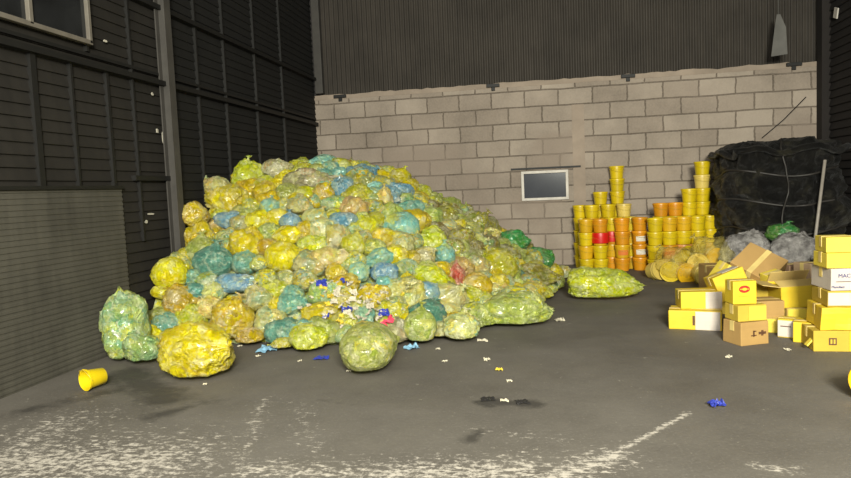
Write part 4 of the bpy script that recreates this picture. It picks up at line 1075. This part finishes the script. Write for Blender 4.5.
# 6 the big tilted kraft box
p = at_depth(753, 262, 7.0)
S6 = (.38, .40, .32)
cc_ = at_depth(756, 272, 6.8); rot6 = Euler((R(30), R(-28), R(40)), 'XYZ'); m6 = rot6.to_matrix()
o6 = Vector(cc_) - m6 @ Vector((0, 0, S6[2] / 2))
b = carton(o6, S6, rot6, 'kraft', 'big plain cardboard box tipped on its edge on top of the pile')
# 10 tan box under it
p = at_depth(763, 296, 6.55)
b = carton((p.x, p.y + .05, p.z - .12), (.26, .26, .24), Euler((R(5), R(10), R(-25))), 'cardyellow', 'yellowish crushed box in the middle of the pile under the tipped cardboard box', dent=.03)
p = on_z(757, 312); b = carton((p.x + .05, p.y + .9, 0), (.7, .5, .38), R(6), 'kraft', 'large cardboard box carrying the tipped one, at the back of the pile')
# 9 small yellow piece
p = at_depth(773, 277, 6.5); b = carton((p.x, p.y, p.z - .04), (.17, .13, .09), Euler((R(10), R(-12), R(18))), 'lemon', 'small yellow packet lying on the crushed box next to the tipped cardboard box', dent=.012, name='yellow_packet')
# 11 brown box beneath
p = on_z(768, 331); b = carton((p.x, p.y + .12, 0), (.26, .24, .27), R(8), 'kraft', 'plain brown box beside the low yellow box on the brown cardboard box')
# 12 yellow box below the flap carton
p = at_depth(794, 292, 6.32); c12 = (p.x - .01, p.y + .03, 0)
b = carton(c12, (.36, .30, .165), R(-4), 'cardyellow', 'dull yellow box supporting the open yellow carton')
pl = on_z(797, 331); b = carton((pl.x, pl.y + .02, 0), (.16, .08, .20), R(2), 'lemon', 'small bright yellow box squeezed right under the open yellow carton')
# 8 open yellow carton
p = at_depth(794, 292, 6.28)
S8 = (.35, .30, .20)
b = carton((p.x + .0, p.y, .172), S8, Euler((R(2), R(-3), R(4))), 'yellow', 'open yellow carton with raised tan flaps in the middle of the box pile', flaps=[(0, -1, 165), (0, 1, 130), (1, 0, -30), (-1, 0, 12)], flapcol='kraft_light')
# 13 front small ones
p = on_z(777, 333); b = carton((p.x, p.y + .05, 0), (.13, .11, .12), R(-20), 'lemon', 'small lemon box on the floor beside the brown cardboard box')
S13 = (.15, .16, .16)
a = R(-30); c = face_at(787, 338, 0, a, .08); b = carton(c, S13, a, 'yellow', 'yellow box with a white label on the floor between the front boxes'); patch(b, 0, .08, .14, .14, CD['white'], S13)
patch(b, -.01, .10, .08, .008, M['print_dark'], S13, name='print_line', off=.0055)
a = R(-26); c = face_at(803, 343, 0, a, .10); b = carton(c, (.15, .2, .17), a, 'yellow', 'golden yellow box on the floor leaning toward the big stack')
# stack by the photo edge
aS = R(-3)
w_, h_ = sz(60, 21, 833, 351)
SA = (w_, .36, h_)
cA = face_at(847, 352, 0, aS, .18)
b = carton(cA, SA, aS, 'cardyellow', 'wide yellowed cardboard box with a brown square stamp, lowest in the edge stack')
patch(b, -.10, SA[2] * .5, .055, .055, M['print_dark'], SA, name='square_stamp'); patch(b, -.10, SA[2] * .5, .035, .035, CD['cardyellow'], SA, name='stamp_window', off=.0055); patch(b, -.10, SA[2] * .5, .008, .05, M['print_dark'], SA, name='stamp_bar', off=.007)
patch(b, .02, SA[2] * .5, .012, SA[2] * .9, CD['yellow'], SA, name='print_stripe')
z = SA[2] + .003
p = on_z(814, 343, .05); 
bm = bmesh.new(); add_box(bm, (0, 0, 0), (.012, .05, .21), None, .003)
o = bm_obj('cardboard_strip', bm, CD['lemon']); o.location = (p.x - .0, p.y - .02, .115); o.rotation_euler = (0, R(42), R(5)); tag(o, 'loose yellow cardboard strip leaning on the side of the lowest edge stack box', 'cardboard strip')
w_, h_ = sz(50, 23, 836, 330, z); SB = (w_, .36, h_)
b = carton((cA[0] + .02, cA[1] + .0, z), SB, R(-5), 'yellow', 'plain crumpled yellow box, second from the floor in the edge stack', dent=.02); z += SB[2] + .003
w_, h_ = sz(42, 16, 836, 307, z); SC = (w_, .34, h_)
b = carton((cA[0] + .03, cA[1] + .01, z), SC, R(-2), 'cardyellow', 'low yellow box with a white label, third from the floor in the edge stack')
patch(b, -.08, SC[2] / 2, .16, SC[2] * .8, CD['white'], SC); z += SC[2] + .003
w_, h_ = sz(44, 22, 838, 290, z); SD = (w_ * 1.05, .34, h_)
b = carton((cA[0] + .05, cA[1] + .01, z), SD, R(3), 'white', 'white printed box with small blue lettering, fourth from the floor in the edge stack')
text_on(b, 'MACK', -.07, SD[2] * .68, .042, M['print_blue'], SD); text_on(b, 'MU', .03, SD[2] * .68, .036, M['print_blue'], SD)
patch(b, 0, SD[2] * .42, SD[0] * .8, .004, M['print_dark'], SD, name='print_line'); text_on(b, 'Manufact', -.13, SD[2] * .18, .026, M['print_blue'], SD)
patch(b, .05, SD[2] * .25, .05, .01, M['print_red'], SD, name='print_line')
zD = z; z += SD[2] + .003
w_, h_ = sz(28, 14.5, 828, 264, z); SE = (w_, .24, h_)
cE = (cA[0] - .035, cA[1] - .03, z)
b = carton(cE, SE, R(2), 'lemon', 'small yellow box, lower of the two on the white printed box'); z += SE[2] + .003
b = carton((cE[0] + .003, cE[1], z), (SE[0] * .97, SE[1], SE[2] * 1.02), R(-2), 'lemon', 'small yellow box topping the edge stack, upper of the two')
cF = (cE[0] + .24, cE[1] + .02)
b = carton((cF[0], cF[1], zD + SD[2] + .003), (.19, .24, SE[2]), R(1), 'yellow', 'yellow box beside the two small topmost boxes, cut by the photo edge')
b = carton((cF[0], cF[1], zD + SD[2] + SE[2] + .006), (.19, .24, SE[2] * .9), R(-3), 'white', 'white box lying on the yellow box at the photo edge')
# old cartons beside the stack
p = at_depth(806, 275, 6.9)
b = carton((p.x + .02, p.y + .0, p.z - .11), (.15, .24, .24), R(22), 'mauve', 'greyish cardboard box standing between the white printed box and the bale'); patch(b, -.02, .12, .02, .03, M['print_dark'], (.15, .24, .24), 'left', 'print_mark')
p2 = at_depth(791, 274, 7.25)
b = carton((p2.x, p2.y, 0), (.18, .22, p2.z + .11), R(14), 'dullbrown', 'dull brown cardboard box behind the greyish one, nearest the silvery film')
b = carton((p.x + .04, p.y + .02, 0), (.3, .3, p.z - .115), R(12), 'mauve', 'greyish brown box under the greyish standing one, behind the open yellow carton')
